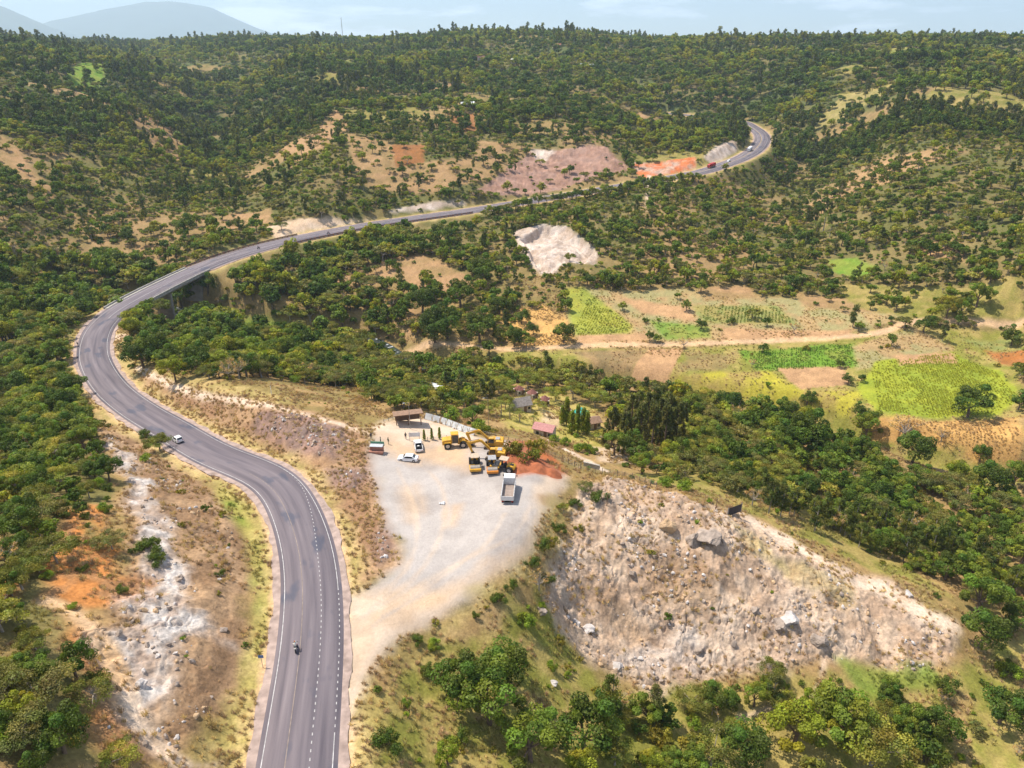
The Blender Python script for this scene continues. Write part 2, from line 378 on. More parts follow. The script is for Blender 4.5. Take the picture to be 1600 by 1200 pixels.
# --- middle and far ground
paint('bare', [(525,440),(560,420),(640,395),(690,405),(740,440),(740,455),(650,462),(620,440),(560,452)], veg=.10, cid=None)
paint('bare', [(640,455),(665,470),(655,540),(630,540)], veg=.08)
paint('maize', [(770,490),(850,478),(905,510),(905,540),(810,542)], veg=.10, amp=.08)
paint('quarry', [(800,362),(850,350),(885,353),(935,395),(930,415),(885,410),(862,435),(838,425),(815,400)], wob=3, veg=0, cid=4, amp=1.0)
paint('mauve', [(735,305),(770,280),(830,238),(945,233),(985,262),(930,275),(870,297),(800,305)], veg=.06, amp=1.0, cid=4)
paint('quarry', [(828,236),(870,236),(850,256),(835,250)], wob=4, veg=0)
paint('redorange', [(985,252),(1085,244),(1090,268),(1000,280)], wob=5, veg=.03, amp=1.0, cid=4)
paint('quarry', [(1100,245),(1120,228),(1150,220),(1152,236),(1118,258)], wob=5, veg=.03, amp=1.0, cid=4)
paint('quarry', [(610,330),(650,318),(720,312),(740,318),(650,330)], wob=4, veg=.05)
paint('bare', [(430,240),(480,210),(530,178),(548,200),(510,230),(460,262)], veg=.25)
paint('red', [(608,230),(662,226),(664,262),(615,264)], veg=.1, amt=.55)
paint('bare', [(540,210),(608,225),(620,262),(740,250),(745,215),(800,225),(770,280),(690,300),(560,290)], veg=.34, amt=.85)
paint('red', [(700,185),(745,182),(750,205),(710,205)], veg=.2, amt=.5)
paint('bare', [(345,335),(420,325),(425,352),(350,355)], veg=.12)
paint('bare', [(0,210),(30,240),(75,290),(85,312),(40,285),(0,250)], veg=.12)
paint('bare', [(190,170),(260,200),(300,250),(270,260),(210,220)], veg=.3)
paint('bare', [(95,330),(200,320),(320,330),(400,360),(260,400),(150,390)], amt=.6, veg=.45)
paint('sand', [(415,354),(480,340),(540,345),(590,340),(480,364),(430,374)], wob=3, veg=0)
paint('yellowgrass', [(1270,200),(1290,172),(1340,142),(1400,120),(1412,133),(1335,175)], veg=.3, amt=.6)
paint('bare', [(1415,375),(1500,380),(1512,412),(1440,402)], veg=.15)
paint('bare', [(1000,385),(1160,360),(1180,420),(1090,450),(1010,440)], amt=.7, veg=.42)
paint('bare', [(1050,290),(1100,330),(1010,400),(990,320)], amt=.5, veg=.5)
paint('green', [(355,500),(420,499),(468,512),(468,530),(430,526),(380,516)], wob=2, veg=0, amp=.05, cid=3)
paint('green', [(1288,405),(1340,400),(1368,415),(1350,432),(1310,427)], wob=3, veg=0, amp=.1)
paint('green', [(90,128),(105,112),(165,108),(165,130)], veg=.1)
# --- farmland beyond the compound
paint('scrub', [(590,565),(1000,547),(1430,512),(1600,507),(1600,760),(1480,765),(1400,710),(1250,660),(1100,630),(1040,610),(980,600),(850,580)], veg=.05, amp=.1, cid=3)
paint('darkdry', [(890,549),(1012,547),(988,592),(930,580)], wob=2, veg=.03)
paint('plough', [(1012,546),(1070,543),(1042,610),(982,604)], soft=.4, wob=.8, veg=0)
paint('darkdry', [(1070,552),(1150,550),(1140,575),(1060,580)], veg=.03, amt=.7)
paint('green', [(1155,548),(1335,536),(1345,574),(1180,580)], soft=.8, wob=4, veg=.02)
paint('yfield', [(1050,590),(1200,580),(1260,612),(1345,612),(1335,645),(1240,636),(1100,612)], veg=.04, wob=4)
paint('plough', [(1212,576),(1318,572),(1330,600),(1250,609)], soft=.5, wob=2, veg=0)
paint('tanfield', [(1330,542),(1430,512),(1492,546),(1400,572),(1340,578)], veg=.02, wob=3)
paint('ygreen', [(1338,604),(1368,566),(1490,549),(1562,580),(1597,622),(1560,648),(1450,653),(1365,648)], soft=.8, wob=3, veg=0)
paint('plough', [(1398,556),(1490,551),(1496,568),(1408,570)], soft=.5, wob=2, veg=0)
paint('red', [(1538,548),(1600,546),(1600,572),(1560,569)], soft=.6, wob=3, veg=.02, amt=.75)
paint('gfield', [(1500,530),(1600,520),(1600,545),(1540,546)], veg=.03)
paint('maize', [(1365,655),(1460,658),(1592,652),(1592,732),(1530,718),(1460,702),(1368,692)], soft=.6, wob=3, veg=.01)
paint('bare', [(1400,720),(1500,725),(1480,750),(1400,745)], veg=.1)
paint('tanfield', [(880,448),(950,455),(1090,452),(1330,470),(1420,495),(1300,526),(1050,535),(900,540)], veg=.05, amp=.12, cid=3)
paint('ygreen', [(878,450),(912,450),(988,505),(988,522),(900,527)], wob=3, veg=.04, amt=.8)
paint('plough', [(900,524),(1010,520),(1018,538),(900,542)], wob=2, veg=0)
paint('plough', [(965,463),(1075,480),(1088,503),(1000,488)], wob=2, veg=0)
paint('gfield', [(1080,478),(1215,478),(1245,507),(1100,505)], wob=2, veg=.01)
paint('green', [(1012,500),(1110,510),(1112,528),(1040,531)], wob=2, veg=.01, amt=.85)
paint('plough', [(1130,512),(1330,516),(1330,527),(1125,533)], wob=2, veg=.02)
paint('bare', [(1085,450),(1165,446),(1185,466),(1100,472)], wob=3, veg=.06)
paint('bare', [(1240,455),(1400,470),(1400,490),(1260,480)], wob=3, veg=.15)
paint('scrub', [(1290,440),(1600,430),(1600,495),(1420,498),(1340,480)], amt=.8, veg=.25)
# --- compound
paint('mown', [(770,625),(850,608),(935,640),(940,700),(880,690),(790,668)], veg=.10, amp=.1)
paint('sand', [(850,640),(880,655),(870,668),(845,660)], veg=0, wob=2, amt=.7)
paint('sand', [(925,700),(1000,700),(990,725),(940,722)], veg=.02, wob=3, amt=.8)
# --- slopes round the lot and below the road
paint('scrub', [(540,1200),(560,1100),(650,1000),(760,930),(835,870),(855,940),(890,1000),(960,1075),(1050,1072),(1290,1045),(1400,1100),(1600,1000),(1600,1200)], veg=.34, amp=.35)
paint('bank', [(640,1010),(760,935),(830,900),(845,950),(780,990),(700,1010)], amt=.65, wob=8, veg=.08)
paint('yellowgrass', [(600,1050),(680,990),(800,905),(835,880),(820,900),(720,965),(640,1030)], amt=.7, wob=5, veg=.02)
paint('rock', [(865,870),(890,805),(945,742),(1010,765),(1080,782),(1150,797),(1200,828),(1290,876),(1400,915),(1492,975),(1475,1030),(1400,1047),(1320,1027),(1290,1032),(1230,1047),(1130,1062),(1050,1067),(960,1077),(935,1050),(885,1000),(850,940),(850,890)], cid=2, veg=.015, amp=1.0, wob=7)
paint('yellowgrass', [(1140,815),(1190,845),(1210,880),(1170,865)], amt=.6, wob=4)
paint('yellowgrass', [(1225,880),(1330,918),(1350,960),(1260,935)], amt=.55, wob=6)
paint('cutslope', [(1020,870),(1090,880),(1120,940),(1060,960),(1000,930)], amt=.6, wob=9)
paint('cutslope', [(940,930),(1010,960),(1040,1010),(960,1000)], amt=.5, wob=9)
paint('white', [(930,1010),(1080,990),(1120,1030),(1040,1055),(950,1050)], amt=.4, wob=9)
paint('lightpath', [(1152,800),(1200,826),(1290,878),(1380,920),(1440,955),(1492,978)], line=4.2, wob=2.0, soft=1.2, amp=.3)
paint('lightpath', [(885,885),(930,855),(965,825),(975,800),(965,775)], line=.9, wob=.8, soft=.6)
paint('lightpath', [(975,800),(1010,812),(1040,815)], line=1.0, wob=.8, soft=.6)
paint('lightpath', [(1288,1030),(1280,1068),(1260,1095),(1195,1108),(1110,1140)], line=1.0, wob=1.0, soft=.6, amt=.85)
paint('green', [(1308,1025),(1400,1047),(1450,1042),(1470,1070),(1400,1085),(1335,1078)], amt=.75, wob=5, veg=.02)
paint('bare', [(1480,1090),(1510,1090),(1520,1200),(1490,1200)], amt=.7, wob=4, veg=.02)
paint('scrub', [(1000,745),(1150,690),(1280,770),(1380,860),(1480,930),(1400,900),(1290,860),(1200,815),(1100,770)], amt=.9, veg=.2)
# --- bank between road and lot
paint('bank', [(150,553),(215,578),(330,618),(430,630),(560,662),(590,720),(610,800),(632,880),(575,918),(545,922),(520,850),(480,790),(430,735),(340,690),(260,650),(200,612)], veg=0, amp=.5, wob=4)
paint('yellowgrass', [(150,553),(200,560),(300,590),(420,612),(470,630),(430,632),(330,618),(215,580)], amt=.6, veg=.05)
paint('darkrock', [(405,648),(450,643),(532,668),(548,692),(522,722),(440,702),(398,676)], wob=5, amt=.9, cid=6, amp=1.0)
paint('darkrock', [(508,735),(572,733),(562,768),(515,762)], wob=5, amt=.8, cid=6, amp=1.0)
paint('darkrock', [(578,838),(614,828),(618,862),(592,882)], wob=4, amt=.7, cid=6, amp=1.0)
paint('lightpath', [(215,574),(260,598),(330,621),(430,636),(500,653),(575,676)], line=1.8, wob=1.2, soft=.8)
# --- slope left of the road
paint('floor', [(0,560),(100,590),(160,680),(190,760),(150,840),(100,940),(130,1080),(200,1200),(0,1200)], amt=.75, veg=.97, amp=.4)
paint('floor', [(0,400),(180,430),(120,530),(90,590),(0,600)], amt=.75, veg=.95)
paint('cutslope', [(160,640),(232,650),(300,718),(350,788),(394,850),(397,940),(387,1040),(352,1112),(275,1182),(205,1192),(130,1080),(150,960),(200,880),(188,760),(158,690)], veg=.13, amp=.85, cid=6)
paint('orange', [(75,872),(130,830),(168,850),(192,900),(248,905),(242,948),(180,940),(130,962),(90,942),(58,930)], wob=5, veg=.2)
paint('orange', [(140,790),(165,800),(185,860),(170,880),(150,850)], wob=4, veg=.25)
paint('orange', [(150,1110),(185,1130),(190,1180),(150,1160)], wob=4, veg=.2, amt=.7)
paint('orange', [(0,888),(32,900),(26,932),(0,934)], wob=2, veg=.1)
paint('orange', [(100,780),(132,820),(152,870),(125,900),(108,850)], wob=4, veg=.3)
paint('orange', [(105,958),(150,985),(178,1040),(150,1062),(118,1010)], wob=4, veg=.1, amt=.85)
paint('white', [(172,690),(215,728),(248,790),(272,870),(325,960),(356,1002),(300,1012),(272,1022),(246,1092),(214,1112),(188,1040),(165,990),(196,945),(240,940),(236,870),(205,790)], wob=7, soft=2.0, veg=.02, amp=1.0, amt=.95, cid=6)
paint('bank', [(200,955),(235,950),(250,1000),(225,1040),(190,1000)], wob=6, amt=.45)
paint('sandorange', [(75,938),(110,952),(150,985),(176,1025),(195,1075)], line=2.3, wob=1.2, soft=.8, veg=0)
paint('dry', [(75,938),(110,952),(150,985),(176,1025),(195,1075),(207,1112),(237,1152)], line=9, col=False, veg=.03)
paint('lightpath', [(195,1075),(207,1112),(237,1152),(268,1190),(300,1200)], line=1.8, wob=1.2, soft=.8, veg=0)
paint('sand', [(237,1152),(285,1196),(340,1194),(402,1163)], line=.9, wob=.8, soft=.6, amt=.7)
paint('lightpath', [(190,1115),(260,1110),(225,1140)], wob=3, amt=.6)
paint('yellowgrass', [(436,985),(418,1080),(405,1185),(340,1190),(300,1192),(335,1130),(385,1075),(410,1010)], wob=4, veg=.01, amp=.2)
paint('grass', [(325,722),(400,800),(432,880),(437,960),(428,1030),(402,1080),(385,1070),(392,1000),(393,920),(384,845),(345,785)], wob=3, veg=.01, amp=.15)
# --- verge along the main road
nz = np.abs(D - (road_hw[I] + 1.0)) 
kv = (1 - sstep(1.5, 5.0, D - road_hw[I] + edge_n * 4)) * (~onbr) * 0.85
COLR = COLR * (1 - kv[:, None]) + ccol('yellowgrass') * kv[:, None]
ks = (1 - sstep(0.6, 1.8, D - road_hw[I] + edge_n * 1.6)) * (~onbr) * 0.9
COLR = COLR * (1 - ks[:, None]) + ccol('sandorange') * ks[:, None]
VEG = np.where((D < road_hw[I] + 2.5), 0.0, VEG); AMP = AMP * (1 - roadmask * 0.95)
VEG = np.where((D < road_hw[I] + 6) & (GRAD > 220) & (VEG < 0), 0.12, VEG)
# --- the lot itself
LOT = [(545,935),(575,912),(632,885),(620,840),(600,790),(582,730),(577,700),(587,672),(620,660),(665,655),(700,668),(745,684),(800,690),(882,742),(864,775),(847,815),(834,860),(800,888),(745,918),(680,958),(625,1003),(585,1048),(560,1088),(545,1112),(541,1060)]
lotP = paint('gravel', LOT, wob=4, soft=2.0, cid=1, amp=.05, veg=0)
paint('sand', [(541,925),(600,915),(660,918),(690,935),(640,985),(592,1040),(560,1088),(546,1140),(540,1100),(539,1000)], wob=4, soft=2.5, amt=.85)
paint('sand', [(570,668),(605,655),(662,648),(722,668),(748,686),(690,692),(640,700),(598,694)], wob=3, soft=2, amt=.85)
paint('sandorange', [(600,690),(660,695),(748,690),(735,735),(660,728),(610,715)], wob=6, soft=3, amt=.8)
paint('sand', [(840,742),(882,742),(864,775),(847,815),(834,860),(800,888),(745,918),(770,885),(815,850),(838,800)], wob=4, soft=2, amt=.8)
paint('sandorange', [(620,945),(690,925),(760,870),(770,880),(700,940),(640,965)], wob=3, soft=2, amt=.55)
paint('sandorange', [(625,760),(650,758),(660,800),(640,815)], wob=3, soft=2, amt=.5)
paint('sandorange', [(705,790),(722,788),(710,820),(698,825)], wob=2, soft=1.5, amt=.6)
paint('bank', [(845,775),(870,778),(865,792),(848,788)], wob=2, soft=1, amt=.8)
paint('yellowgrass', [(740,922),(800,892),(834,866),(850,800),(870,780),(890,790),(870,860),(830,890),(760,930)], wob=5, soft=2, amt=.7)
paint('red', [(798,690),(842,688),(885,738),(868,747),(800,744),(788,722)], wob=3, soft=1.2, amt=.9)
# --- dirt roads and drives
paint('dry', [(590,562),(650,552),(800,552),(1050,545),(1200,540)], line=15, col=False, veg=.03)
paint('sandorange', [(590,558),(650,546),(800,546),(1050,538),(1200,533),(1300,528),(1370,521),(1425,503),(1480,501),(1600,503)], line=4.2, wob=1.5, soft=1.0, cid=5, veg=0, amp=.03)
paint('sand', [(150,532),(212,529)], line=6.0, wob=2, soft=1.0, veg=0)
paint('sand', [(75,577),(100,572),(125,565)], line=2.5, wob=1.5, soft=1.0, veg=0)
paint('lightpath', [(852,686),(880,700),(920,722),(945,736)], line=3.0, wob=1, soft=.6, veg=0)
paint('bare', [(985,500),(1010,520),(1020,538)], line=2, wob=1, veg=0)
paint('lightpath', [(1015,275),(1012,300),(1016,330)], line=3, wob=2, veg=0)
# wheel marks curving over the gravel
for pts in ([(560,960),(650,900),(690,830),(690,760),(650,720)], [(575,975),(670,905),(760,850),(790,800)], [(570,950),(640,880),(650,800),(620,730)], [(590,960),(720,880),(800,840),(830,790)]):
    paint('sand', pts, line=.7, wob=1.0, soft=.6, amt=.45); paint('gravel', [(a + 8, b + 3) for a, b in pts], line=.5, wob=.8, soft=.5, amt=.5)
# speckle
_sm = np.where(CLS == 1, .35, 1.0)
COLR *= (1 + _sm * (fine - .5) * .4)[:, None]
COLR *= (0.9 + 0.2 * fbm(GX, GY, 3.2, 3, 77))[:, None]
_lm = COLR.mean(1, keepdims=True); COLR = np.clip(_lm + (COLR - _lm) * np.where(CLS == 1, 1.0, 1.06)[:, None], .01, .8)
# relief
def ridged(L, s, o=4):
    return 1 - np.abs(2 * fbm(GX, GY, L, o, s) - 1)
rel = (fbm(GX, GY, 9, 5, 21) - 0.5) * 2.2
rk = (ridged(7, 31, 5) - 0.72) * 2.4 + (ridged(2.6, 33, 3) - 0.7) * 1.0
isrock = sstep(.6, .95, AMP) * (GRAD < 700)
H0 = H.copy()
H = H + AMP * (rel * (1 - .5 * isrock) + rk * isrock * 0.9) + (fbm(GX, GY, 55, 3, 61) - .5) * 5 * sstep(260, 500, GRAD) * (1 - roadmask) * np.where(onbr & (D < 20), 0, 1) * sstep(8, 30, D)
H = H + (ridged(190, 65, 3) - .72) * 34 * sstep(520, 820, GRAD) * (1 - sstep(1000, 1500, GRAD) * .55) * sstep(15, 90, D)
_qp = hits([(812,372),(848,352),(885,353),(928,392),(915,412),(880,408),(858,428),(835,415)])[:, :2]; _qi = bbox_idx(_qp, 8)
_sd = poly_sd(_qp, GX[_qi], GY[_qi]) + edge_n[_qi] * 3; H[_qi] -= 5.0 * (1 - sstep(-2.2, .4, _sd)) * (.55 + .45 * sstep(.3, .6, fbm(GX[_qi], GY[_qi], 10, 3, 66)))
SC = np.clip
# ------------------------------------------------------------------ ground mesh, split by class with shared borders
gm = bpy.data.materials.new('ground'); gm.use_nodes = True
t = gm.node_tree; b = t.nodes['Principled BSDF']; b.inputs['Roughness'].default_value = 0.95; b.inputs['Specular IOR Level'].default_value = 0.08
va = N(t, 'ShaderNodeAttribute', attribute_name='Col'); tcn = N(t, 'ShaderNodeTexCoord')
nz1 = N(t, 'ShaderNodeTexNoise'); nz1.inputs['Scale'].default_value = 1.7; nz1.inputs['Detail'].default_value = 8; nz1.inputs['Roughness'].default_value = .7
t.links.new(tcn.outputs['Object'], nz1.inputs['Vector'])
mr = N(t, 'ShaderNodeMapRange'); mr.inputs['From Min'].default_value = .32; mr.inputs['From Max'].default_value = .68; mr.inputs['To Min'].default_value = .68; mr.inputs['To Max'].default_value = 1.28
t.links.new(nz1.outputs['Fac'], mr.inputs['Value'])
sb_ = N(t, 'ShaderNodeMath', operation='SUBTRACT'); sb_.inputs[1].default_value = 1.0; t.links.new(mr.outputs[0], sb_.inputs[0])
ma_ = N(t, 'ShaderNodeMath', operation='MULTIPLY_ADD'); ma_.inputs[2].default_value = 1.0; t.links.new(sb_.outputs[0], ma_.inputs[0]); t.links.new(va.outputs['Alpha'], ma_.inputs[1])
mc = N(t, 'ShaderNodeVectorMath', operation='SCALE'); t.links.new(va.outputs['Color'], mc.inputs[0]); t.links.new(ma_.outputs[0], mc.inputs['Scale'])
t.links.new(mc.outputs[0], b.inputs['Base Color'])
nz2 = N(t, 'ShaderNodeTexNoise'); nz2.inputs['Scale'].default_value = 2.5; nz2.inputs['Detail'].default_value = 6; t.links.new(tcn.outputs['Object'], nz2.inputs['Vector'])
bp = N(t, 'ShaderNodeBump'); bp.inputs['Strength'].default_value = .35; bp.inputs['Distance'].default_value = .35; t.links.new(nz2.outputs['Fac'], bp.inputs['Height']); t.links.new(bp.outputs[0], b.inputs['Normal'])
V = np.stack([GX, GY, H + CAMZ], 1)
ii, jj = np.meshgrid(np.arange(NA - 1), np.arange(NR - 1), indexing='ij'); v0 = (ii * NR + jj).ravel()
Q = np.stack([v0, v0 + NR, v0 + NR + 1, v0 + 1], 1)
qc = CLS[v0]
Nrm = None
SU, SV = 2, 4
def fine_rock(f):
    i_ = f[:, 0] // NR; j_ = f[:, 0] % NR
    a, bb = np.meshgrid(np.arange(SU + 1), np.arange(SV + 1), indexing='ij'); a = a.ravel(); bb = bb.ravel()
    key = (i_[:, None] * SU + a) * (NR * SV + 1) + (j_[:, None] * SV + bb)
    wa = (a / SU)[None, :, None]; wb = (bb / SV)[None, :, None]
    def bil(A_): return A_[f[:, 0]][:, None] * (1 - wa) * (1 - wb) + A_[f[:, 1]][:, None] * wa * (1 - wb) + A_[f[:, 2]][:, None] * wa * wb + A_[f[:, 3]][:, None] * (1 - wa) * wb
    P_ = bil(V).reshape(-1, 3); C_ = bil(COLR).reshape(-1, 3); A_ = bil(AMP[:, None]).reshape(-1)
    uq, first, inv = np.unique(key.ravel(), return_index=True, return_inverse=True); P_, C_, A_ = P_[first], C_[first], A_[first]
    inv = inv.reshape(len(f), -1)
    x, y = P_[:, 0], P_[:, 1]; wxx = x + (fbm(x, y, 4, 3, 7) - .5) * 4; wyy = y + (fbm(x, y, 4, 3, 8) - .5) * 4
    rd = lambda L, s_, o=3: 1 - np.abs(2 * fbm(wxx, wyy, L, o, s_) - 1)
    rough = sstep(.50, .64, fbm(x, y, 9, 4, 19)); fade = np.clip((A_ - .72) / .2, 0, 1)
    crack = sstep(.93, .985, rd(3.4, 71)) * .55 + sstep(.95, .99, rd(1.5, 73)) * .25
    lump = np.abs(vn(wxx / 1.3, wyy / 1.3, 77) - .5) * .9 + np.abs(vn(wxx / .6, wyy / .6, 78) - .5) * .45
    step = P_[:, 2] / 1.25 + fbm(x, y, 6, 3, 79) * 2.2; step = (np.floor(step) + sstep(.0, .3, step - np.floor(step)) - step) * .75
    P_[:, 2] += fade * (.15 + .5 * rough) * (lump - .3 - crack * 1.25 + step * rough * .5)
    gk = (rough * fade * (.35 + .65 * vn(x / .8, y / .8, 80)))[:, None] * .22; L_ = C_.mean(1, keepdims=True)
    C_ = C_ * (1 - gk) + L_ * np.array([[1.02, .98, .95]]) * gk * .86
    dk = (sstep(.52, .66, fbm(x, y, 3.0, 4, 81)) * (1 - rough) * fade * .32)[:, None]; C_ = C_ * (1 - dk) + np.array([[.27, .17, .10]]) * dk
    a4 = np.array([(q * (SV + 1) + w_, (q + 1) * (SV + 1) + w_, (q + 1) * (SV + 1) + w_ + 1, q * (SV + 1) + w_ + 1) for q in range(SU) for w_ in range(SV)])
    return P_, C_, inv[:, a4].reshape(-1, 4)
for cid, nm in enumerate(['hillside', 'gravel_lot', 'rocky_outcrop', 'farm_field', 'quarry_face', 'dirt_road', 'road_cutting']):
    f = Q[qc == cid]
    if not len(f): continue
    if cid in (2, 6, 4):
        P_, C_, f4 = fine_rock(f); print(nm, len(f4))
        me = mesh_np(nm, P_, f4, [gm], smooth=True); at = me.color_attributes.new('Col', 'FLOAT_COLOR', 'POINT'); at.data.foreach_set('color', np.c_[C_, np.ones(len(C_))].astype(np.float32).ravel())
        tag(link(nm, me), kind='structure'); continue
    used, inv = np.unique(f.ravel(), return_inverse=True)
    me = mesh_np(nm, V[used], inv.reshape(-1, 4), [gm], smooth=True)
    at = me.color_attributes.new('Col', 'FLOAT_COLOR', 'POINT')
    at.data.foreach_set('color', np.c_[COLR[used], np.where(CLS[used] == 1, .3, 1.0)].astype(np.float32).ravel())
    tag(link(nm, me), kind='structure')
# land going on beyond the ridge and behind the camera
def patch_plane(nm, a0, a1, r0, r1, z0, z1, na=24, nr=6, edge=None):
    a = np.radians(np.linspace(a0, a1, na)); r = np.linspace(r0, r1, nr)
    g = np.array([[math.sin(q) * s, math.cos(q) * s, CAMZ + z0 + (z1 - z0) * (s - r0) / (r1 - r0)] for q in a for s in r])
    i, j = np.meshgrid(np.arange(na - 1), np.arange(nr - 1), indexing='ij'); v = (i * nr + j).ravel()
    me = mesh_np(nm, g, np.stack([v, v + nr, v + nr + 1, v + 1], 1), [gm])
    at = me.color_attributes.new('Col', 'FLOAT_COLOR', 'POINT'); at.data.foreach_set('color', np.tile([.11, .11, .05, 1], len(g)).astype(np.float32))
    tag(link(nm, me), kind='structure')
patch_plane('plain', -57, 57, 3290, 22500, -60, -95)
patch_plane('land_behind', 57, 303, 20, 3300, -100, -60, 40, 8)
# far mountains
def mountain(nm, az0, az1, r, prof, col):
    a = np.linspace(az0, az1, 90); hh = np.interp(np.linspace(0, 1, 90), *prof) 
    hh = hh + (fbm(np.linspace(0, 9, 90), np.zeros(90), 1.2, 4, 8) - .5) * 0.06 * hh.max()
    rows = []
    for k, (dr, hf) in enumerate([(-.16, -.02), (-.11, .25), (-.06, .62), (-.025, .9), (0, 1), (.05, .8), (.12, 0)]):
        for q, h in zip(a, hh): 
            rr = r * (1 + dr); rows.append((math.sin(math.radians(q)) * rr, math.cos(math.radians(q)) * rr, CAMZ - 100 + (h + 100) * hf + 0 * k))
    i, j = np.meshgrid(np.arange(6), np.arange(89), indexing='ij'); v = (i * 90 + j).ravel()
    me = mesh_np(nm, np.array(rows), np.stack([v, v + 1, v + 91, v + 90], 1), [mat(nm, col, .95, var=.2, vscale=.002)], smooth=True)
    tag(link(nm, me), kind='structure')
def az_of(px): return math.degrees(math.atan((px - 800) / F / (CP - SP * (-540 / F))))
mountain('mountain', az_of(20), az_of(470), 20000, ([0, .12, .3, .45, .55, .68, .82, 1], [160, 440, 710, 900, 915, 790, 420, 0]), (.09, .11, .07))
mountain('mountain', az_of(-420), az_of(160), 16000, ([0, .3, .55, .72, .85, 1], [640, 910, 850, 580, 270, 0]), (.09, .11, .07))
# ================================================================== ROAD
am = bpy.data.materials.new('asphalt'); am.use_nodes = True
t = am.node_tree; b = t.nodes['Principled BSDF']; b.inputs['Roughness'].default_value = .82; b.inputs['Specular IOR Level'].default_value = .25
uv = N(t, 'ShaderNodeAttribute', attribute_name='rs')
mp = N(t, 'ShaderNodeMapping'); mp.inputs['Scale'].default_value = (.9, .035, 1); t.links.new(uv.outputs['Vector'], mp.inputs['Vector'])
na = N(t, 'ShaderNodeTexNoise'); na.inputs['Scale'].default_value = 1.0; na.inputs['Detail'].default_value = 5; t.links.new(mp.outputs[0], na.inputs['Vector'])
mp2 = N(t, 'ShaderNodeMapping'); mp2.inputs['Scale'].default_value = (.25, .09, 1); t.links.new(uv.outputs['Vector'], mp2.inputs['Vector'])
nb = N(t, 'ShaderNodeTexNoise'); nb.inputs['Scale'].default_value = 1.0; nb.inputs['Detail'].default_value = 3; t.links.new(mp2.outputs[0], nb.inputs['Vector'])
r1 = N(t, 'ShaderNodeValToRGB'); r1.color_ramp.elements[0].position = .3; r1.color_ramp.elements[0].color = (.10, .085, .10, 1); r1.color_ramp.elements[1].position = .7; r1.color_ramp.elements[1].color = (.215, .18, .19, 1)
t.links.new(na.outputs['Fac'], r1.inputs['Fac'])
r2 = N(t, 'ShaderNodeValToRGB'); r2.color_ramp.elements[0].position = .58; r2.color_ramp.elements[1].position = .66; r2.color_ramp.elements[0].color = (0, 0, 0, 1); r2.color_ramp.elements[1].color = (.8, .8, .8, 1)
t.links.new(nb.outputs['Fac'], r2.inputs['Fac'])
mx = N(t, 'ShaderNodeMixRGB'); mx.inputs['Color2'].default_value = (.082, .085, .115, 1); t.links.new(r1.outputs[0], mx.inputs['Color1']); t.links.new(r2.outputs[0], mx.inputs['Fac'])
ng = N(t, 'ShaderNodeTexNoise'); ng.inputs['Scale'].default_value = 9; ng.inputs['Detail'].default_value = 4; t.links.new(uv.outputs['Vector'], ng.inputs['Vector'])
mg = N(t, 'ShaderNodeMapRange'); mg.inputs['To Min'].default_value = .8; mg.inputs['To Max'].default_value = 1.2; t.links.new(ng.outputs['Fac'], mg.inputs['Value'])
ms = N(t, 'ShaderNodeVectorMath', operation='SCALE'); t.links.new(mx.outputs[0], ms.inputs[0]); t.links.new(mg.outputs[0], ms.inputs['Scale']); t.links.new(ms.outputs[0], b.inputs['Base Color'])
m_should = mat('shoulder', (.36, .27, .23), .9, spec=.1, var=.3, vscale=.7)
m_white = mat('road_paint', (.44, .42, .41), .8, var=.35, vscale=1.5)
m_yel = mat('worn_joint_paint', (.235, .185, .155), .8, var=.3, vscale=1.2)
m_conc = mat('concrete', (.42, .38, .33), .85, var=.2, vscale=.8)
m_concd = mat('weathered_concrete', (.30, .27, .24), .9, var=.25, vscale=.6)
def ribbon(name, i0, i1, o0, o1, dz, m, parent=None, skirt=0.0, wob=0.0, step=1, hwrel=False):
    idx = np.arange(i0, i1 + 1, step)
    P = road[idx]; Nn = road_n[idx]
    a = o0 if not hwrel else np.sign(o0) * (road_hw[idx] + abs(o0) - 5.2); c = o1 if not hwrel else np.sign(o1) * (road_hw[idx] + abs(o1) - 5.2)
    a = np.broadcast_to(a, len(idx)) + (fbm(road_s[idx], road_s[idx] * 0, 4, 3, int(abs(o0) * 10)) - .5) * wob; c = np.broadcast_to(c, len(idx))
    cols = [(a, dz), (c, dz)] if not skirt else [(a + np.sign(a - c) * .3, dz - skirt), (a, dz), (c, dz), (c + np.sign(c - a) * .3, dz - skirt)]
    Vs, uvs = [], []
    for off, z in cols:
        Vs.append(np.c_[P[:, :2] + Nn * np.asarray(off)[:, None], P[:, 2] + z + CAMZ]); uvs.append(np.c_[off, road_s[idx], off * 0])
    m_ = len(idx); k = len(cols)
    V_ = np.concatenate(Vs); U_ = np.concatenate(uvs)
    fs = []
    for q in range(k - 1):
        v = np.arange(m_ - 1) + q * m_
        fs.append(np.stack([v, v + m_, v + m_ + 1, v + 1], 1))
    f = np.concatenate(fs)
    # keep the faces turned upwards
    e1 = V_[f[:, 1]] - V_[f[:, 0]]; e2 = V_[f[:, 3]] - V_[f[:, 0]]
    if (e1[:, 0] * e2[:, 1] - e1[:, 1] * e2[:, 0]).mean() < 0: f = f[:, ::-1]
    me = mesh_np(name, V_, f, [m], smooth=False)
    at = me.attributes.new('rs', 'FLOAT_VECTOR', 'POINT'); at.data.foreach_set('vector', U_.astype(np.float32).ravel())
    return link(name, me, parent)
last = len(road) - 1
ro = ribbon('road', 0, last, 4.75, -4.75, 0.0, am, None, skirt=.5, hwrel=True); tag(ro, kind='structure')
for sd in (1, -1):
    ribbon('road_shoulder', 0, BR0, sd * 5.9, sd * 4.7, -.03, m_should, ro, wob=1.3, hwrel=True)
    ribbon('road_shoulder', BR1, last, sd * 5.9, sd * 4.7, -.03, m_should, ro, wob=1.3, hwrel=True)
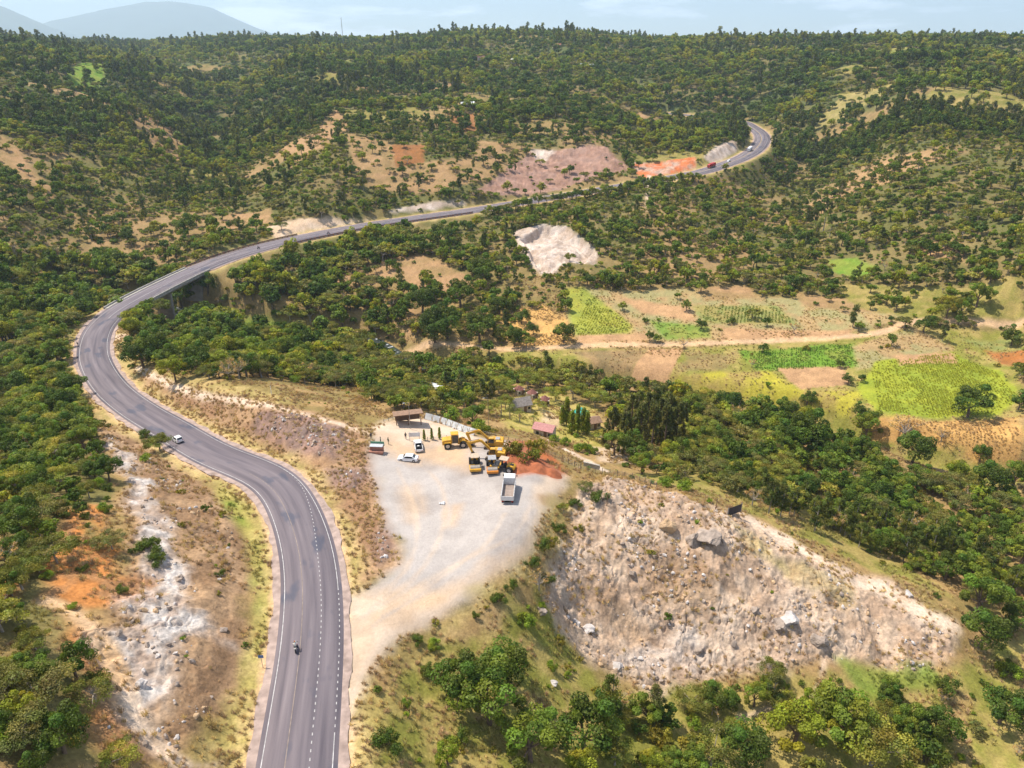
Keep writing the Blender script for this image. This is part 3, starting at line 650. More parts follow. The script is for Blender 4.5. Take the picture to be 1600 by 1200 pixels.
ribbon('edge_line', 0, last, 4.20, 4.09, .006, m_white, ro)
J0, J1 = road_index(534, 1165), road_index(534, 930)
ribbon('edge_line', 0, J0, -4.09, -4.20, .006, m_white, ro); ribbon('edge_line', J1, last, -4.09, -4.20, .006, m_white, ro)
ribbon('lane_joint', 0, road_index(400, 735), 1.45, 1.33, .006, m_yel, ro)
ribbon('centre_line', road_index(170, 500), last, .07, -.07, .006, m_white, ro)
fr0 = road_index(1085, 271)
ribbon('centre_line', fr0, last, 1.1, .85, .008, mat('yellow_line', (.6, .42, .16), .8), ro)
dash_me = mesh_np('lane_dash', np.array([[-.31, -.06, 0], [.31, -.06, 0], [.31, .06, 0], [-.31, .06, 0]]), np.array([[0, 1, 2, 3]]), [m_white])
def dash(s, off, L=1.0):
    x, y, z = (np.interp(s, road_s, road[:, k]) for k in range(3)); tx, ty = (np.interp(s, road_s, _tan[:, k]) for k in range(2))
    o = link('lane_dash', dash_me, ro); o.location = (x - ty * off, y + tx * off, z + CAMZ + .008); o.rotation_euler = (0, 0, math.atan2(ty, tx)); o.scale = (L, 1, 1)
sA, sB, sC = road_s[road_index(420, 742)], road_s[J0], road_s[J1]
s = 6.0
while s < sA:
    dash(s, -1.45 - 2.6 * float(sstep(sA - 40, sA, s))); s += 1.25
s = sB
while s < sC: dash(s, -4.15); s += 1.25
# --- bridge
brP = Vector((road[(BR0 + BR1) // 2, 0], road[(BR0 + BR1) // 2, 1], 0))
bro = link('bridge', None); tag(bro, 'concrete beam bridge carrying the curved road over the river', 'bridge')
def strip3d(name, i0, i1, o0, o1, z0, z1, m, parent):
    idx = np.arange(i0, i1 + 1); P = road[idx]; Nn = road_n[idx]; c = []
    for off, z in ((o0, z1), (o1, z1), (o1, z0), (o0, z0)):
        c.append(np.c_[P[:, :2] + Nn * off, P[:, 2] + z + CAMZ])
    V_ = np.concatenate(c); m_ = len(idx); fs = []
    for q in range(4):
        v = np.arange(m_ - 1) + q * m_; w2 = np.arange(m_ - 1) + ((q + 1) % 4) * m_
        fs.append(np.stack([v, w2, w2 + 1, v + 1], 1))
    fs.append(np.array([[0, m_, 2 * m_, 3 * m_], [m_ - 1, 4 * m_ - 1, 3 * m_ - 1, 2 * m_ - 1]]))
    return link(name, mesh_np(name, V_, np.concatenate(fs), [m]), parent)
strip3d('deck', BR0 - 3, BR1 + 3, 6.9, -6.9, -1.0, -.06, m_concd, bro)
for off in (-4.6, -1.5, 1.5, 4.6): strip3d('girder', BR0 - 2, BR1 + 2, off - .35, off + .35, -2.2, -1.0, m_concd, bro)
for sd in (1, -1):
    strip3d('parapet', BR0 - 3, BR1 + 3, sd * 6.9, sd * 6.6, -.06, .75, m_conc, bro)
    strip3d('walkway', BR0 - 3, BR1 + 3, sd * 6.6, sd * 5.3, -.06, .14, m_conc, bro)
for fr in (.02, .5, .98):
    i = int(BR0 + fr * (BR1 - BR0)); c = road[i]; 
    zt = c[2] - 2.2 + CAMZ; zb = -122 + CAMZ if fr == .5 else -110 + CAMZ
    pm = bmesh.new(); bmesh.ops.create_cube(pm, size=1)
    bmesh.ops.scale(pm, vec=(1.5, 9.0, zt - zb), verts=pm.verts)
    for v in pm.verts:
        if v.co.z > 0: v.co.y *= 1.25
    bmesh.ops.bevel(pm, geom=pm.edges[:], offset=.2, segments=2, affect='EDGES')
    me = bpy.data.meshes.new('pier'); pm.to_mesh(me); pm.free(); me.materials.append(m_concd)
    o = link('pier', me, bro); o.location = (c[0], c[1], (zt + zb) / 2); o.rotation_euler = (0, 0, math.atan2(_tan[i, 1], _tan[i, 0]))
# --- guard rails along the causeway
m_rail = mat('dark_rail', (.10, .06, .05), .6, var=.3); m_post = mat('rail_post', (.30, .13, .09), .7, var=.3)
post_me = bpy.data.meshes.new('rail_post'); pb = bmesh.new(); bmesh.ops.create_cube(pb, size=1); bmesh.ops.scale(pb, vec=(.5, .35, 1.5), verts=pb.verts); bmesh.ops.translate(pb, vec=(0, 0, .35), verts=pb.verts); bmesh.ops.bevel(pb, geom=pb.edges[:], offset=.05, affect='EDGES'); pb.to_mesh(post_me); pb.free(); post_me.materials.append(m_post)
def guard(i0, i1, off, label):
    g = link('guard_rail', None); tag(g, label, 'guard rail')
    strip3d('rail', i0, i1, off - .12, off + .12, .55, .95, m_rail, g); strip3d('rail', i0, i1, off - .1, off + .1, .1, .4, m_rail, g)
    for i in range(i0, i1, 2):
        o = link('post', post_me, g); c = road[i, :2] + road_n[i] * off; o.location = (c[0], c[1], road[i, 2] + CAMZ - .1); o.rotation_euler = (0, 0, math.atan2(_tan[i, 1], _tan[i, 0]))
guard(BR1 + 4, road_index(478, 368), 7.6, 'dark guard rail with closely set posts along the uphill edge after the bridge')
guard(road_index(430, 392), road_index(730, 334), -7.4, 'long low dark guard rail along the valley edge of the road')
# --- river
wm = bpy.data.materials.new('water'); wm.use_nodes = True
t = wm.node_tree; b = t.nodes['Principled BSDF']; b.inputs['Roughness'].default_value = .12
tcn = N(t, 'ShaderNodeTexCoord'); nw = N(t, 'ShaderNodeTexNoise'); nw.inputs['Scale'].default_value = .45; nw.inputs['Detail'].default_value = 7; nw.inputs['Roughness'].default_value = .65
t.links.new(tcn.outputs['Object'], nw.inputs['Vector'])
cr_ = N(t, 'ShaderNodeValToRGB'); cr_.color_ramp.elements[0].position = .56; cr_.color_ramp.elements[0].color = (.05, .06, .055, 1); cr_.color_ramp.elements[1].position = .66; cr_.color_ramp.elements[1].color = (.75, .77, .8, 1)
t.links.new(nw.outputs['Fac'], cr_.inputs['Fac']); t.links.new(cr_.outputs[0], b.inputs['Base Color'])
bpw = N(t, 'ShaderNodeBump'); bpw.inputs['Strength'].default_value = .5; t.links.new(nw.outputs['Fac'], bpw.inputs['Height']); t.links.new(bpw.outputs[0], b.inputs['Normal'])
rt = np.gradient(river[:, :2], axis=0); rt /= np.linalg.norm(rt, axis=1)[:, None]; rn = np.stack([-rt[:, 1], rt[:, 0]], 1)
wv = np.concatenate([np.c_[river[:, :2] + rn * (q * np.where(river[:, 0] < -30, 4.5, 1.8))[:, None], river[:, 2] + CAMZ - .1] for q in (1, -1)]); mm_ = len(river); v = np.arange(mm_ - 1)
tag(link('river', mesh_np('river', wv, np.stack([v, v + mm_, v + mm_ + 1, v + 1], 1), [wm])), kind='structure')
# ================================================================== VEGETATION
for poly, vv in (
  ([(205,500),(330,455),(560,440),(630,470),(625,545),(560,605),(345,600),(215,562)], .85),
  ([(480,395),(560,375),(700,350),(780,340),(800,400),(700,385),(600,400),(520,430),(480,440)], .5),
  ([(650,430),(720,450),(800,470),(820,545),(650,540)], .72),
  ([(760,400),(810,420),(880,440),(870,480),(800,480)], .5),
  ([(560,622),(600,562),(760,560),(980,590),(1070,620),(1070,700),(970,690),(935,640),(850,602),(780,620),(700,648),(610,640)], .8),
  ([(1060,640),(1200,640),(1290,690),(1400,745),(1600,770),(1600,1000),(1505,930),(1400,878),(1290,822),(1160,775),(1010,745)], .92),
  ([(1480,1000),(1600,940),(1600,1130),(1520,1100)], .35),
  ([(950,1100),(1150,1085),(1280,1100),(1400,1110),(1480,1160),(1480,1200),(900,1200)], .6),
  ([(880,310),(1010,290),(1200,280),(1290,330),(1280,440),(1100,440),(950,430),(940,350)], .62),
  ([(1200,300),(1400,250),(1600,250),(1600,430),(1400,430),(1290,440)], .72),
  ([(0,300),(170,300),(260,330),(140,380),(0,400)], .75),
  ([(0,400),(190,410),(240,420),(130,530),(0,560)], .9),
  ([(300,445),(480,388),(560,372),(640,365),(660,395),(600,410),(520,440),(480,470),(330,480)], .92),
  ([(355,500),(420,499),(468,512),(468,530),(430,526),(380,516)], 0),
  ([(1288,405),(1340,400),(1368,415),(1350,432),(1310,427)], 0)):
    paint('dry', poly, veg=vv, col=False, wob=8)
VEG = np.where((D < road_hw[I] + 2.5), 0.0, VEG)
# ------------------------------------------------------------------ foliage materials
def leafmat(name, a, b_):
    m = bpy.data.materials.new(name); m.use_nodes = True; t = m.node_tree; t.nodes.clear()
    oi = N(t, 'ShaderNodeObjectInfo'); at = N(t, 'ShaderNodeAttribute', attribute_name='tone')
    mx = N(t, 'ShaderNodeMixRGB'); mx.inputs['Color1'].default_value = (*a, 1); mx.inputs['Color2'].default_value = (*b_, 1); t.links.new(oi.outputs['Random'], mx.inputs['Fac'])
    sc = N(t, 'ShaderNodeVectorMath', operation='MULTIPLY'); t.links.new(mx.outputs[0], sc.inputs[0]); t.links.new(at.outputs['Color'], sc.inputs[1])
    d = N(t, 'ShaderNodeBsdfPrincipled'); d.inputs['Roughness'].default_value = .55; d.inputs['Specular IOR Level'].default_value = .22; t.links.new(sc.outputs[0], d.inputs['Base Color'])
    tr = N(t, 'ShaderNodeBsdfTranslucent'); s2 = N(t, 'ShaderNodeVectorMath', operation='MULTIPLY'); s2.inputs[1].default_value = (1.25, 1.3, .6); t.links.new(sc.outputs[0], s2.inputs[0]); t.links.new(s2.outputs[0], tr.inputs['Color'])
    ms = N(t, 'ShaderNodeMixShader'); ms.inputs['Fac'].default_value = .3; t.links.new(d.outputs[0], ms.inputs[1]); t.links.new(tr.outputs[0], ms.inputs[2])
    o = N(t, 'ShaderNodeOutputMaterial'); t.links.new(ms.outputs[0], o.inputs['Surface'])
    return m
m_bark = mat('bark', (.17, .12, .085), .9, var=.3, vscale=2); m_barkp = mat('pale_bark', (.36, .31, .26), .85, var=.25, vscale=2)
def rot_to(nv, r):
    """tangent frame for normals nv (n,3) with a random spin"""
    up_ = np.where(np.abs(nv[:, 2:3]) < .9, [[0, 0, 1.]], [[1., 0, 0]]); a = np.cross(nv, up_); a /= np.linalg.norm(a, axis=1)[:, None]; c = np.cross(nv, a)
    th = r.uniform(0, 6.283, len(nv))[:, None]
    return a * np.cos(th) + c * np.sin(th), -a * np.sin(th) + c * np.cos(th)
def leaves(P, Nv, size, r, aspect=1.0, jit=.6):
    n_ = Nv + r.normal(0, jit, Nv.shape); n_ /= np.linalg.norm(n_, axis=1)[:, None]
    a, c = rot_to(n_, r); s_ = (size * r.uniform(.6, 1.35, len(P)))[:, None]
    bend = n_ * s_ * .25
    V_ = np.stack([P + a * s_ * aspect - bend, P + c * s_ * .62, P - a * s_ * aspect - bend, P - c * s_ * .62], 1).reshape(-1, 3)
    return V_, np.arange(len(V_)).reshape(-1, 4)
def blobs(cl, per, size, r, up_bias=.25, aspect=1.0, jit=.55, shell=.72):
    """cl: list of (centre, radii) clumps"""
    Vs, Fs, Ts = [], [], []; o = 0
    hmin = min(c[0][2] - c[1][2] for c in cl); hmax = max(c[0][2] + c[1][2] for c in cl)
    for c, rad in cl:
        k = max(4, int(per * r.uniform(.8, 1.2)))
        d = r.normal(0, 1, (k, 3)); d[:, 2] += up_bias; d /= np.linalg.norm(d, axis=1)[:, None]
        P = np.array(c) + d * np.array(rad) * r.uniform(shell, 1.06, (k, 1))
        v_, f_ = leaves(P, d + [0, 0, .25], size, r, aspect, jit)
        tone = r.uniform(.6, 1.4) * r.uniform(.8, 1.2, (k, 1)) * np.array([[r.uniform(.85, 1.25), 1, r.uniform(.8, 1.1)]])
        Vs.append(v_); Fs.append(f_ + o); Ts.append(np.repeat(tone, 4, 0)); o += len(v_)
    return np.concatenate(Vs), np.concatenate(Fs), np.concatenate(Ts)
def tubes(segs, sides=6):
    """segs: list of (p0, p1, r0, r1)"""
    Vs, Fs = [], []; o = 0
    for p0, p1, r0, r1 in segs:
        p0 = np.array(p0, float); p1 = np.array(p1, float); d = p1 - p0; d /= np.linalg.norm(d) + 1e-9
        u = np.cross(d, [0, 0, 1.] if abs(d[2]) < .9 else [1., 0, 0]); u /= np.linalg.norm(u); w_ = np.cross(d, u)
        for p, rr in ((p0, r0), (p1, r1)):
            for q in range(sides):
                an = 6.2832 * q / sides; Vs.append(p + (u * math.cos(an) + w_ * math.sin(an)) * rr)
        for q in range(sides): Fs.append((o + q, o + (q + 1) % sides, o + sides + (q + 1) % sides, o + sides + q))
        o += 2 * sides
    return np.array(Vs), np.array(Fs)
def limbs(cl, base_h, r0, r, H_, nlimb=6, lean=.0):
    top = np.array([r.uniform(-.2, .2), r.uniform(-.2, .2), base_h]); segs = [((0, 0, -.6), top * [.5, .5, .5], r0 * 1.25, r0 * .95), (top * [.5, .5, .5], top, r0 * .95, r0 * .8)]
    for c, rad in [cl[i] for i in r.permutation(len(cl))[:nlimb]]:
        mid = top * .45 + np.array(c) * .55 + r.normal(0, .12, 3); segs += [(top, mid, r0 * .5, r0 * .3), (mid, np.array(c), r0 * .3, r0 * .1)]
    return tubes(segs)
def k_broad(r, det):
    R = 2.5; cl = []
    nc = int(r.integers(17, 27)); fl = r.uniform(.62, .95); gap = r.uniform(0, 6.283); ex = r.uniform(.85, 1.2); ox, oy = r.normal(0, .3, 2)
    for i in range(nc):
        z = 1 - 1.55 * (i + .5) / nc; a = i * 2.39996 + r.uniform(-.4, .4); q = math.sqrt(max(0, 1 - z * z)); k = r.uniform(.38, .98)
        if math.cos(a - gap) > .75 and r.random() < .6: continue
        cl.append((np.array([ox + math.cos(a) * q * R * k * ex, oy + math.sin(a) * q * R * k / ex, 3.1 + z * R * fl * k + r.uniform(-.35, .35)]), np.array([1, 1, .8]) * r.uniform(.42, 1.05)))
    lf = blobs(cl, [250, 40][det], [.125, .32][det], r)
    return lf, limbs(cl, 1.5, .2, r, 5.2), 5.2
def k_acacia(r, det):
    cl = []
    for i in range(24):
        a = r.uniform(0, 6.283); q = 2.7 * math.sqrt(r.uniform(.02, 1)); 
        cl.append((np.array([math.cos(a) * q, math.sin(a) * q, 3.3 - .11 * q * q + r.uniform(-.45, .4)]), np.array([.95, .95, .38]) * r.uniform(.7, 1.2)))
    lf = blobs(cl, [210, 34][det], [.105, .28][det], r, up_bias=.5, shell=.45)
    return lf, limbs(cl, 1.5, .15, r, 4, 9), 4.0
def k_slender(r, det):
    cl = []
    for i in range(22):
        z = i / 21.; q = (.45 + 1.25 * math.sin(math.pi * (.12 + .8 * z))) * r.uniform(.35, 1); a = r.uniform(0, 6.283)
        cl.append((np.array([math.cos(a) * q, math.sin(a) * q, 2.2 + z * 6.4]), np.array([.85, .85, .8]) * r.uniform(.65, 1.15)))
    lf = blobs(cl, [100, 26][det], [.15, .34][det], r, up_bias=.3, aspect=1.3, shell=.5)
    top = np.array([r.uniform(-.3, .3), r.uniform(-.3, .3), 8.8]); segs = [((0, 0, -.6), top * .5, .17, .12), (top * .5, top, .12, .04)]
    for c, rad in cl[::2]: segs.append((np.array([top[0] * c[2] / 9, top[1] * c[2] / 9, c[2] - .7]), c, .05, .02))
    return lf, tubes(segs, 5), 9.8
def k_shrub(r, det):
    cl = []
    for i in range(13):
        a = r.uniform(0, 6.283); q = 1.25 * math.sqrt(r.uniform(0, 1)); cl.append((np.array([math.cos(a) * q, math.sin(a) * q, .55 + r.uniform(0, .85) * (1.15 - q * .6)]), np.array([.5, .5, .45]) * r.uniform(.6, 1.25)))
    lf = blobs(cl, [170, 30][det], [.085, .2][det], r, shell=.4)
    segs = []
    for c, rad in cl[:8]: segs.append((np.array([c[0] * .15, c[1] * .15, -.4]), c, .05, .02))
    return lf, tubes(segs, 4), 1.9
def k_casuarina(r, det):
    cl = []
    for i in range(30):
        z = r.uniform(0, 1); q = (1.9 * (1 - z) ** .7 + .25) * math.sqrt(r.uniform(.1, 1)); a = r.uniform(0, 6.283)
        cl.append((np.array([math.cos(a) * q, math.sin(a) * q, 1.0 + z * 8.4]), np.array([.42, .42, 1.0]) * r.uniform(.8, 1.2)))
    lf = blobs(cl, [85, 24][det], [.15, .3][det], r, aspect=1.8, shell=.3)
    segs = [((0, 0, -.6), (0, 0, 5), .2, .13), ((0, 0, 5), (.1, 0, 9.5), .13, .03)]
    for c, rad in cl[::2]: segs.append((np.array([0, 0, max(.8, c[2] - 1)]), c, .05, .02))
    return lf, tubes(segs, 5), 10.2
def k_dry(r, det):
    cl = []
    for i in range(14):
        a = r.uniform(0, 6.283); q = 1.9 * math.sqrt(r.uniform(.05, 1)); cl.append((np.array([math.cos(a) * q, math.sin(a) * q, 2.6 + r.uniform(-.7, 1.0)]), np.array([.7, .7, .5]) * r.uniform(.6, 1.1)))
    lf = blobs(cl, [45, 18][det], [.09, .17][det], r, shell=.2)
    segs = [((0, 0, -.5), (0, 0, 1.3), .14, .1)]
    for c, rad in cl:
        mid = np.array([0, 0, 1.3]) * .4 + c * .6 + r.normal(0, .15, 3); segs += [((0, 0, 1.3), mid, .07, .045), (mid, c, .045, .02)]
        for _ in range(4): segs.append((c * .9 + mid * .1, c + r.normal(0, .55, 3), .022, .008))
    return lf, tubes(segs, 4), 4.0
def k_palm(r, det):
    Vs, Fs, Ts = [], [], []; o = 0
    for i in range(20):
        a = i * 2.4; el = r.uniform(-.2, 1.1); L = r.uniform(1.8, 2.4); pts = []
        for s_ in range(7):
            u = s_ / 6; pts.append(np.array([math.cos(a) * math.cos(el) * L * u, math.sin(a) * math.cos(el) * L * u, 4.4 + math.sin(el) * L * u - 1.5 * u * u]))
        side = np.array([-math.sin(a), math.cos(a), 0])
        for s_ in range(6):
            for k in range(3):
                p = pts[s_] + (pts[s_ + 1] - pts[s_]) * (k / 3)
                for sg in (1, -1):
                    tip = p + side * sg * .55 * (1 - abs(s_ / 6 - .45)) + np.array([0, 0, -.22]) + (pts[s_ + 1] - pts[s_]) * .7; wd = (pts[s_ + 1] - pts[s_]) * .16
                    Vs += [p, p + wd, tip, tip - wd * .2]; Fs.append((o, o + 1, o + 2, o + 3)); o += 4
                    Ts += [[r.uniform(.8, 1.2)] * 3] * 4
    return (np.array(Vs), np.array(Fs), np.array(Ts)), tubes([((0, 0, -.4), (.1, 0, 2.4), .17, .13), ((.1, 0, 2.4), (.15, .05, 4.45), .13, .14)], 7), 5.2
def k_cypress(r, det):
    cl = []
    for i in range(26):
        z = (i + .5) / 26; q = .75 * (1 - z ** 2.2) * r.uniform(.35, .8); a = i * 2.4; cl.append((np.array([math.cos(a) * q, math.sin(a) * q, .4 + z * 4.6]), np.array([.42, .42, .55]) * r.uniform(.8, 1.1)))
    return blobs(cl, [80, 20][det], [.1, .22][det], r, aspect=1.4), tubes([((0, 0, -.4), (0, 0, 4.2), .12, .03)], 5), 5.3
KINDS = {  # builder, [ (tone word, colour a, colour b) per variant ], trunk material, nominal crown width
 'broad': (k_broad, [('dark green', (0.077, 0.129, 0.018), (0.111, 0.160, 0.020)), ('mid green', (0.129, 0.190, 0.022), (0.175, 0.221, 0.025)), ('yellow-green', (0.230, 0.266, 0.023), (0.303, 0.297, 0.025))], m_bark, 5.2),
 'acacia': (k_acacia, [('olive green', (0.167, 0.186, 0.032), (0.215, 0.217, 0.036)), ('pale green', (0.231, 0.261, 0.041), (0.296, 0.291, 0.048)), ('grey-green', (0.160, 0.171, 0.048), (0.215, 0.202, 0.056))], m_barkp, 6.2),
 'slender': (k_slender, [('blue-green', (0.096, 0.118, 0.032), (0.130, 0.144, 0.038)), ('mid green', (0.140, 0.167, 0.027), (0.180, 0.197, 0.031)), ('dark green', (0.080, 0.107, 0.020), (0.109, 0.129, 0.023))], m_barkp, 3.4),
 'shrub': (k_shrub, [('olive', (0.200, 0.202, 0.027), (0.280, 0.246, 0.034)), ('bright green', (0.176, 0.246, 0.021), (0.248, 0.306, 0.026)), ('dark green', (0.096, 0.142, 0.017), (0.135, 0.179, 0.022))], m_bark, 3.1),
 'casuarina': (k_casuarina, [('dark grey-green', (0.109, 0.114, 0.027), (0.140, 0.137, 0.032))], m_bark, 3.8),
 'dry': (k_dry, [('grey-brown', (0.440, 0.290, 0.117), (0.579, 0.372, 0.153))], m_barkp, 4.2),
 'palm': (k_palm, [('green', (0.140, 0.167, 0.023), (0.200, 0.213, 0.027))], m_barkp, 4.2),
 'cypress': (k_cypress, [('bright green', (0.180, 0.228, 0.018), (0.239, 0.273, 0.023))], m_bark, 1.7),
 'flowering': (k_broad, [('yellow-blossomed', (0.279, 0.260, 0.027), (0.328, 0.286, 0.027))], m_bark, 5.2),
}
for _k in ('broad', 'acacia', 'slender', 'shrub'): KINDS[_k] = (KINDS[_k][0], KINDS[_k][1] * 2, *KINDS[_k][2:])
PROTO = {}
def tone_attr(me, T_):
    at = me.color_attributes.new('tone', 'FLOAT_COLOR', 'POINT'); at.data.foreach_set('color', np.c_[T_, np.ones(len(T_))].astype(np.float32).ravel())
proto_col = {}
for kn, (fn, tones, tm, cw) in KINDS.items():
    pc = bpy.data.collections.new('proto_' + kn); proto_col[kn] = pc
    for vi, (word, ca_, cb_) in enumerate(tones):
        lm = leafmat(kn + '_leaf_%d' % vi, ca_, cb_)
        r = np.random.default_rng(100 * vi + len(kn))
        (lv, lf, lt), (tv, tf), hh = fn(r, 0)
        crown = mesh_np(kn + '_crown', lv, lf, [lm]); tone_attr(crown, lt)
        trunk = mesh_np(kn + '_trunk', tv, tf, [tm], smooth=True)
        (lv, lf, lt), (tv, tf), hh = fn(np.random.default_rng(100 * vi + len(kn) + 1), 1)
        low = mesh_np(kn + '_low', np.concatenate([lv, tv]), np.concatenate([lf, tf + len(lv)]), [lm, tm], midx=np.r_[np.zeros(len(lf)), np.ones(len(tf))])
        tone_attr(low, np.concatenate([lt, np.ones((len(tv), 3))]))
        lo = bpy.data.objects.new('%s_%d' % (kn, vi), low); pc.objects.link(lo)
        PROTO[kn, vi] = (crown, trunk, hh)
# ------------------------------------------------------------------ scatter
SEE0, SEE1 = BR1 - 2, road_index(742, 328)
def nearside(x, y, dD, dI, m):      # open ground on the valley side keeps this stretch of road in sight
    off = (x - road[dI, 0]) * road_n[dI, 0] + (y - road[dI, 1]) * road_n[dI, 1]
    return (dI > SEE0) & (dI < SEE1) & (off < 0) & (dD < road_hw[dI] + m)
cand = []      # x, y, z(ground), kind, variant, scale, forced
def ground(x, y): return hgrid(np.atleast_1d(np.float64(x)), np.atleast_1d(np.float64(y)))
for ra, rb, c in ((36, 130, 2.5), (130, 230, 2.9), (230, 420, 3.5), (420, 700, 4.5), (700, 1150, 6.6), (1150, 2300, 9.0)):
    m_ = int(2 * rb * 1.05 / c) + 2
    gx, gy = np.meshgrid(np.arange(m_), np.arange(m_)); gx = (gx.ravel() - m_ / 2) * c; gy = gy.ravel() * c
    gx = gx + rng.uniform(-.5, .5, len(gx)) * c; gy = gy + rng.uniform(-.5, .5, len(gy)) * c
    rr = np.hypot(gx, gy); az = np.arctan2(gx, gy); k = (rr >= ra) & (rr < rb) & (np.abs(az) < AZ[-1] - .01)
    gx, gy, rr = gx[k], gy[k], rr[k]; gz = hgrid(gx, gy)
    u, v_, d = project(np.c_[gx, gy, gz + 3]); k = (u > -130) & (u < 1730) & (v_ > -40) & (v_ < 1330); gx, gy, rr, gz = gx[k], gy[k], rr[k], gz[k]
    fa = ((np.arctan2(gx, gy) - AZ[0]) / (AZ[-1] - AZ[0]) * (NA - 1)).round().astype(int).clip(0, NA - 1); fr = (np.log(rr / R0) / LNR * (NR - 1)).round().astype(int).clip(0, NR - 1)
    gi = fa * NR + fr; vg = VEG[gi]; cls = CLS[gi]
    nb_ = fbm(gx, gy, 38, 3, 15); big_ = fbm(gx, gy, 60, 4, 3)
    dflt = np.where(rr < 260, .05, np.where(rr < 420, .9, .97)); dflt = dflt * np.where(rr < 900, sstep(.30, .52, nb_) * .6 + .55, sstep(.22, .4, nb_) * .4 + .6); dflt = np.where((big_ > .66) & (rr > 250) & (rr < 900), dflt * .55, dflt)
    p = np.where(vg > .8, vg, np.where(vg >= 0, vg * (sstep(.25, .5, nb_) * .35 + .65), dflt))
    keep = rng.uniform(0, 1, len(gx)) < p
    dD, dI = road_near(gx, gy); onb = (dI > BR0 - 1) & (dI < BR1 + 1)
    keep &= ~((dD < road_hw[dI] + 3.2) & ~onb); keep &= ~((dD < 8.5) & onb)
    keep &= ~nearside(gx, gy, dD, dI, 15)
    rd, _ = line_near(river, gx, gy); keep &= rd > 6
    pn = fbm(gx, gy, 70, 3, 97); pk = fbm(gx, gy, 110, 3, 99)
    for x, y, z, r_, vv, cl_, pn_, pk_ in zip(gx[keep], gy[keep], gz[keep], rr[keep], np.where(vg[keep] < 0, np.where(rr[keep] < 260, .1, .5), vg[keep]), cls[keep], pn[keep], pk[keep]):
        q = random.random()
        if r_ > 450: q = min(.99, max(0, q * .75 + (pk_ - .3) * .65))
        if r_ > 620: kn = 'slender' if q < .16 else 'broad' if q < .70 else 'acacia' if q < .92 else 'shrub'
        elif vv > .8: kn = 'broad' if q < .42 else 'acacia' if q < .66 else 'shrub' if q < .97 else 'dry'
        elif r_ > 300: kn = 'broad' if q < .32 else 'acacia' if q < .52 else 'slender' if q < .56 else 'shrub' if q < .96 else 'dry'
        elif vv > .45: kn = 'broad' if q < .30 else 'acacia' if q < .52 else 'slender' if q < .66 else 'shrub' if q < .95 else 'dry'
        elif vv < .14 and r_ < 220: kn = 'shrub'
        else: kn = 'shrub' if q < .84 else 'acacia' if q < .9 else 'broad' if q < .95 else 'dry'
        if 150 < r_ < 300 and abs(x) < 70 and vv >= .7: kn = 'acacia' if random.random() < .5 else kn
        s_ = random.choice((.55, .7, .8, .95, 1.1, 1.25)) * random.uniform(.9, 1.1)
        if r_ < 170 and vv > .8: s_ *= .8
        if 230 < r_ < 620 and vv < .8: s_ *= .82
        if vv <= .4 and vv > .14 and r_ < 220: s_ *= .75
        if vv < .14 and r_ < 220: s_ *= .55
        if vv > .8 and r_ < 480: s_ *= 1.16
        if kn == 'shrub': s_ *= random.uniform(.6, 1.15) * (1 + .5 * float(sstep(150, 420, r_)))
        if kn in ('broad', 'acacia', 'slender'): s_ *= (1.0 if r_ < 230 else 1.22) + .25 * float(sstep(550, 900, r_))
        if kn == 'slender' and r_ < 420: s_ *= .8
        if r_ > 750: s_ *= random.choice((.8, .95, 1.0, 1.1, 1.35))
        nv = len(KINDS[kn][1]); vi = random.randrange(nv)
        if kn == 'broad' and r_ > 500: vi = 0 if pn_ + random.gauss(0, .09) < .47 else 1 if pn_ + random.gauss(0, .09) < .60 else 2
        if kn == 'broad' and r_ <= 500: vi = random.choices([0, 1, 2], [.38, .42, .2])[0]
        if nv == 6: vi = vi % 3 + 3 * random.randrange(2)
        cand.append([x, y, z, kn, vi, s_, 0])
clear = []
def understorey():
    c = 3.4; m_ = int(2 * 680 / c); gx, gy = np.meshgrid(np.arange(m_), np.arange(m_ // 2 + 1)); gx = (gx.ravel() - m_ / 2) * c; gy = gy.ravel() * c
    gx = gx + rng.uniform(-.5, .5, len(gx)) * c; gy = gy + rng.uniform(-.5, .5, len(gy)) * c; rr = np.hypot(gx, gy); k = (rr > 235) & (rr < 660) & (np.abs(np.arctan2(gx, gy)) < AZ[-1] - .01); gx, gy, rr = gx[k], gy[k], rr[k]; gz = hgrid(gx, gy)
    u, v_, d = project(np.c_[gx, gy, gz]); fa = ((np.arctan2(gx, gy) - AZ[0]) / (AZ[-1] - AZ[0]) * (NA - 1)).round().astype(int).clip(0, NA - 1); fr = (np.log(rr / R0) / LNR * (NR - 1)).round().astype(int).clip(0, NR - 1); vg = VEG[fa * NR + fr]; vg = np.where(vg < 0, .7, vg)
    dD, dI = road_near(gx, gy); k = (u > -130) & (u < 1730) & (vg > .38) & ((dD > road_hw[dI] + 3) & ~nearside(gx, gy, dD, dI, 11)) & (rng.uniform(0, 1, len(gx)) < .25 + .45 * vg) & (fbm(gx, gy, 16, 3, 25) > .38)
    for x, y, z in zip(gx[k], gy[k], gz[k]): cand.append([x, y, z, 'shrub', random.randrange(6), random.uniform(.45, 1.15), 0])
understorey()
def plant(px, py, wpx, kn, vi=None, hs=1.0):
    p = hit(px, py); dep = p[1] * CP - p[2] * SP
    s_ = wpx * dep / F / KINDS[kn][3]
    if vi is None: vi = random.randrange(len(KINDS[kn][1]))
    # clear the scattered plants under it
    clear.append((p[0], p[1], wpx * dep / F * .42))
    cand.append([p[0], p[1], p[2], kn, vi, s_, hs])
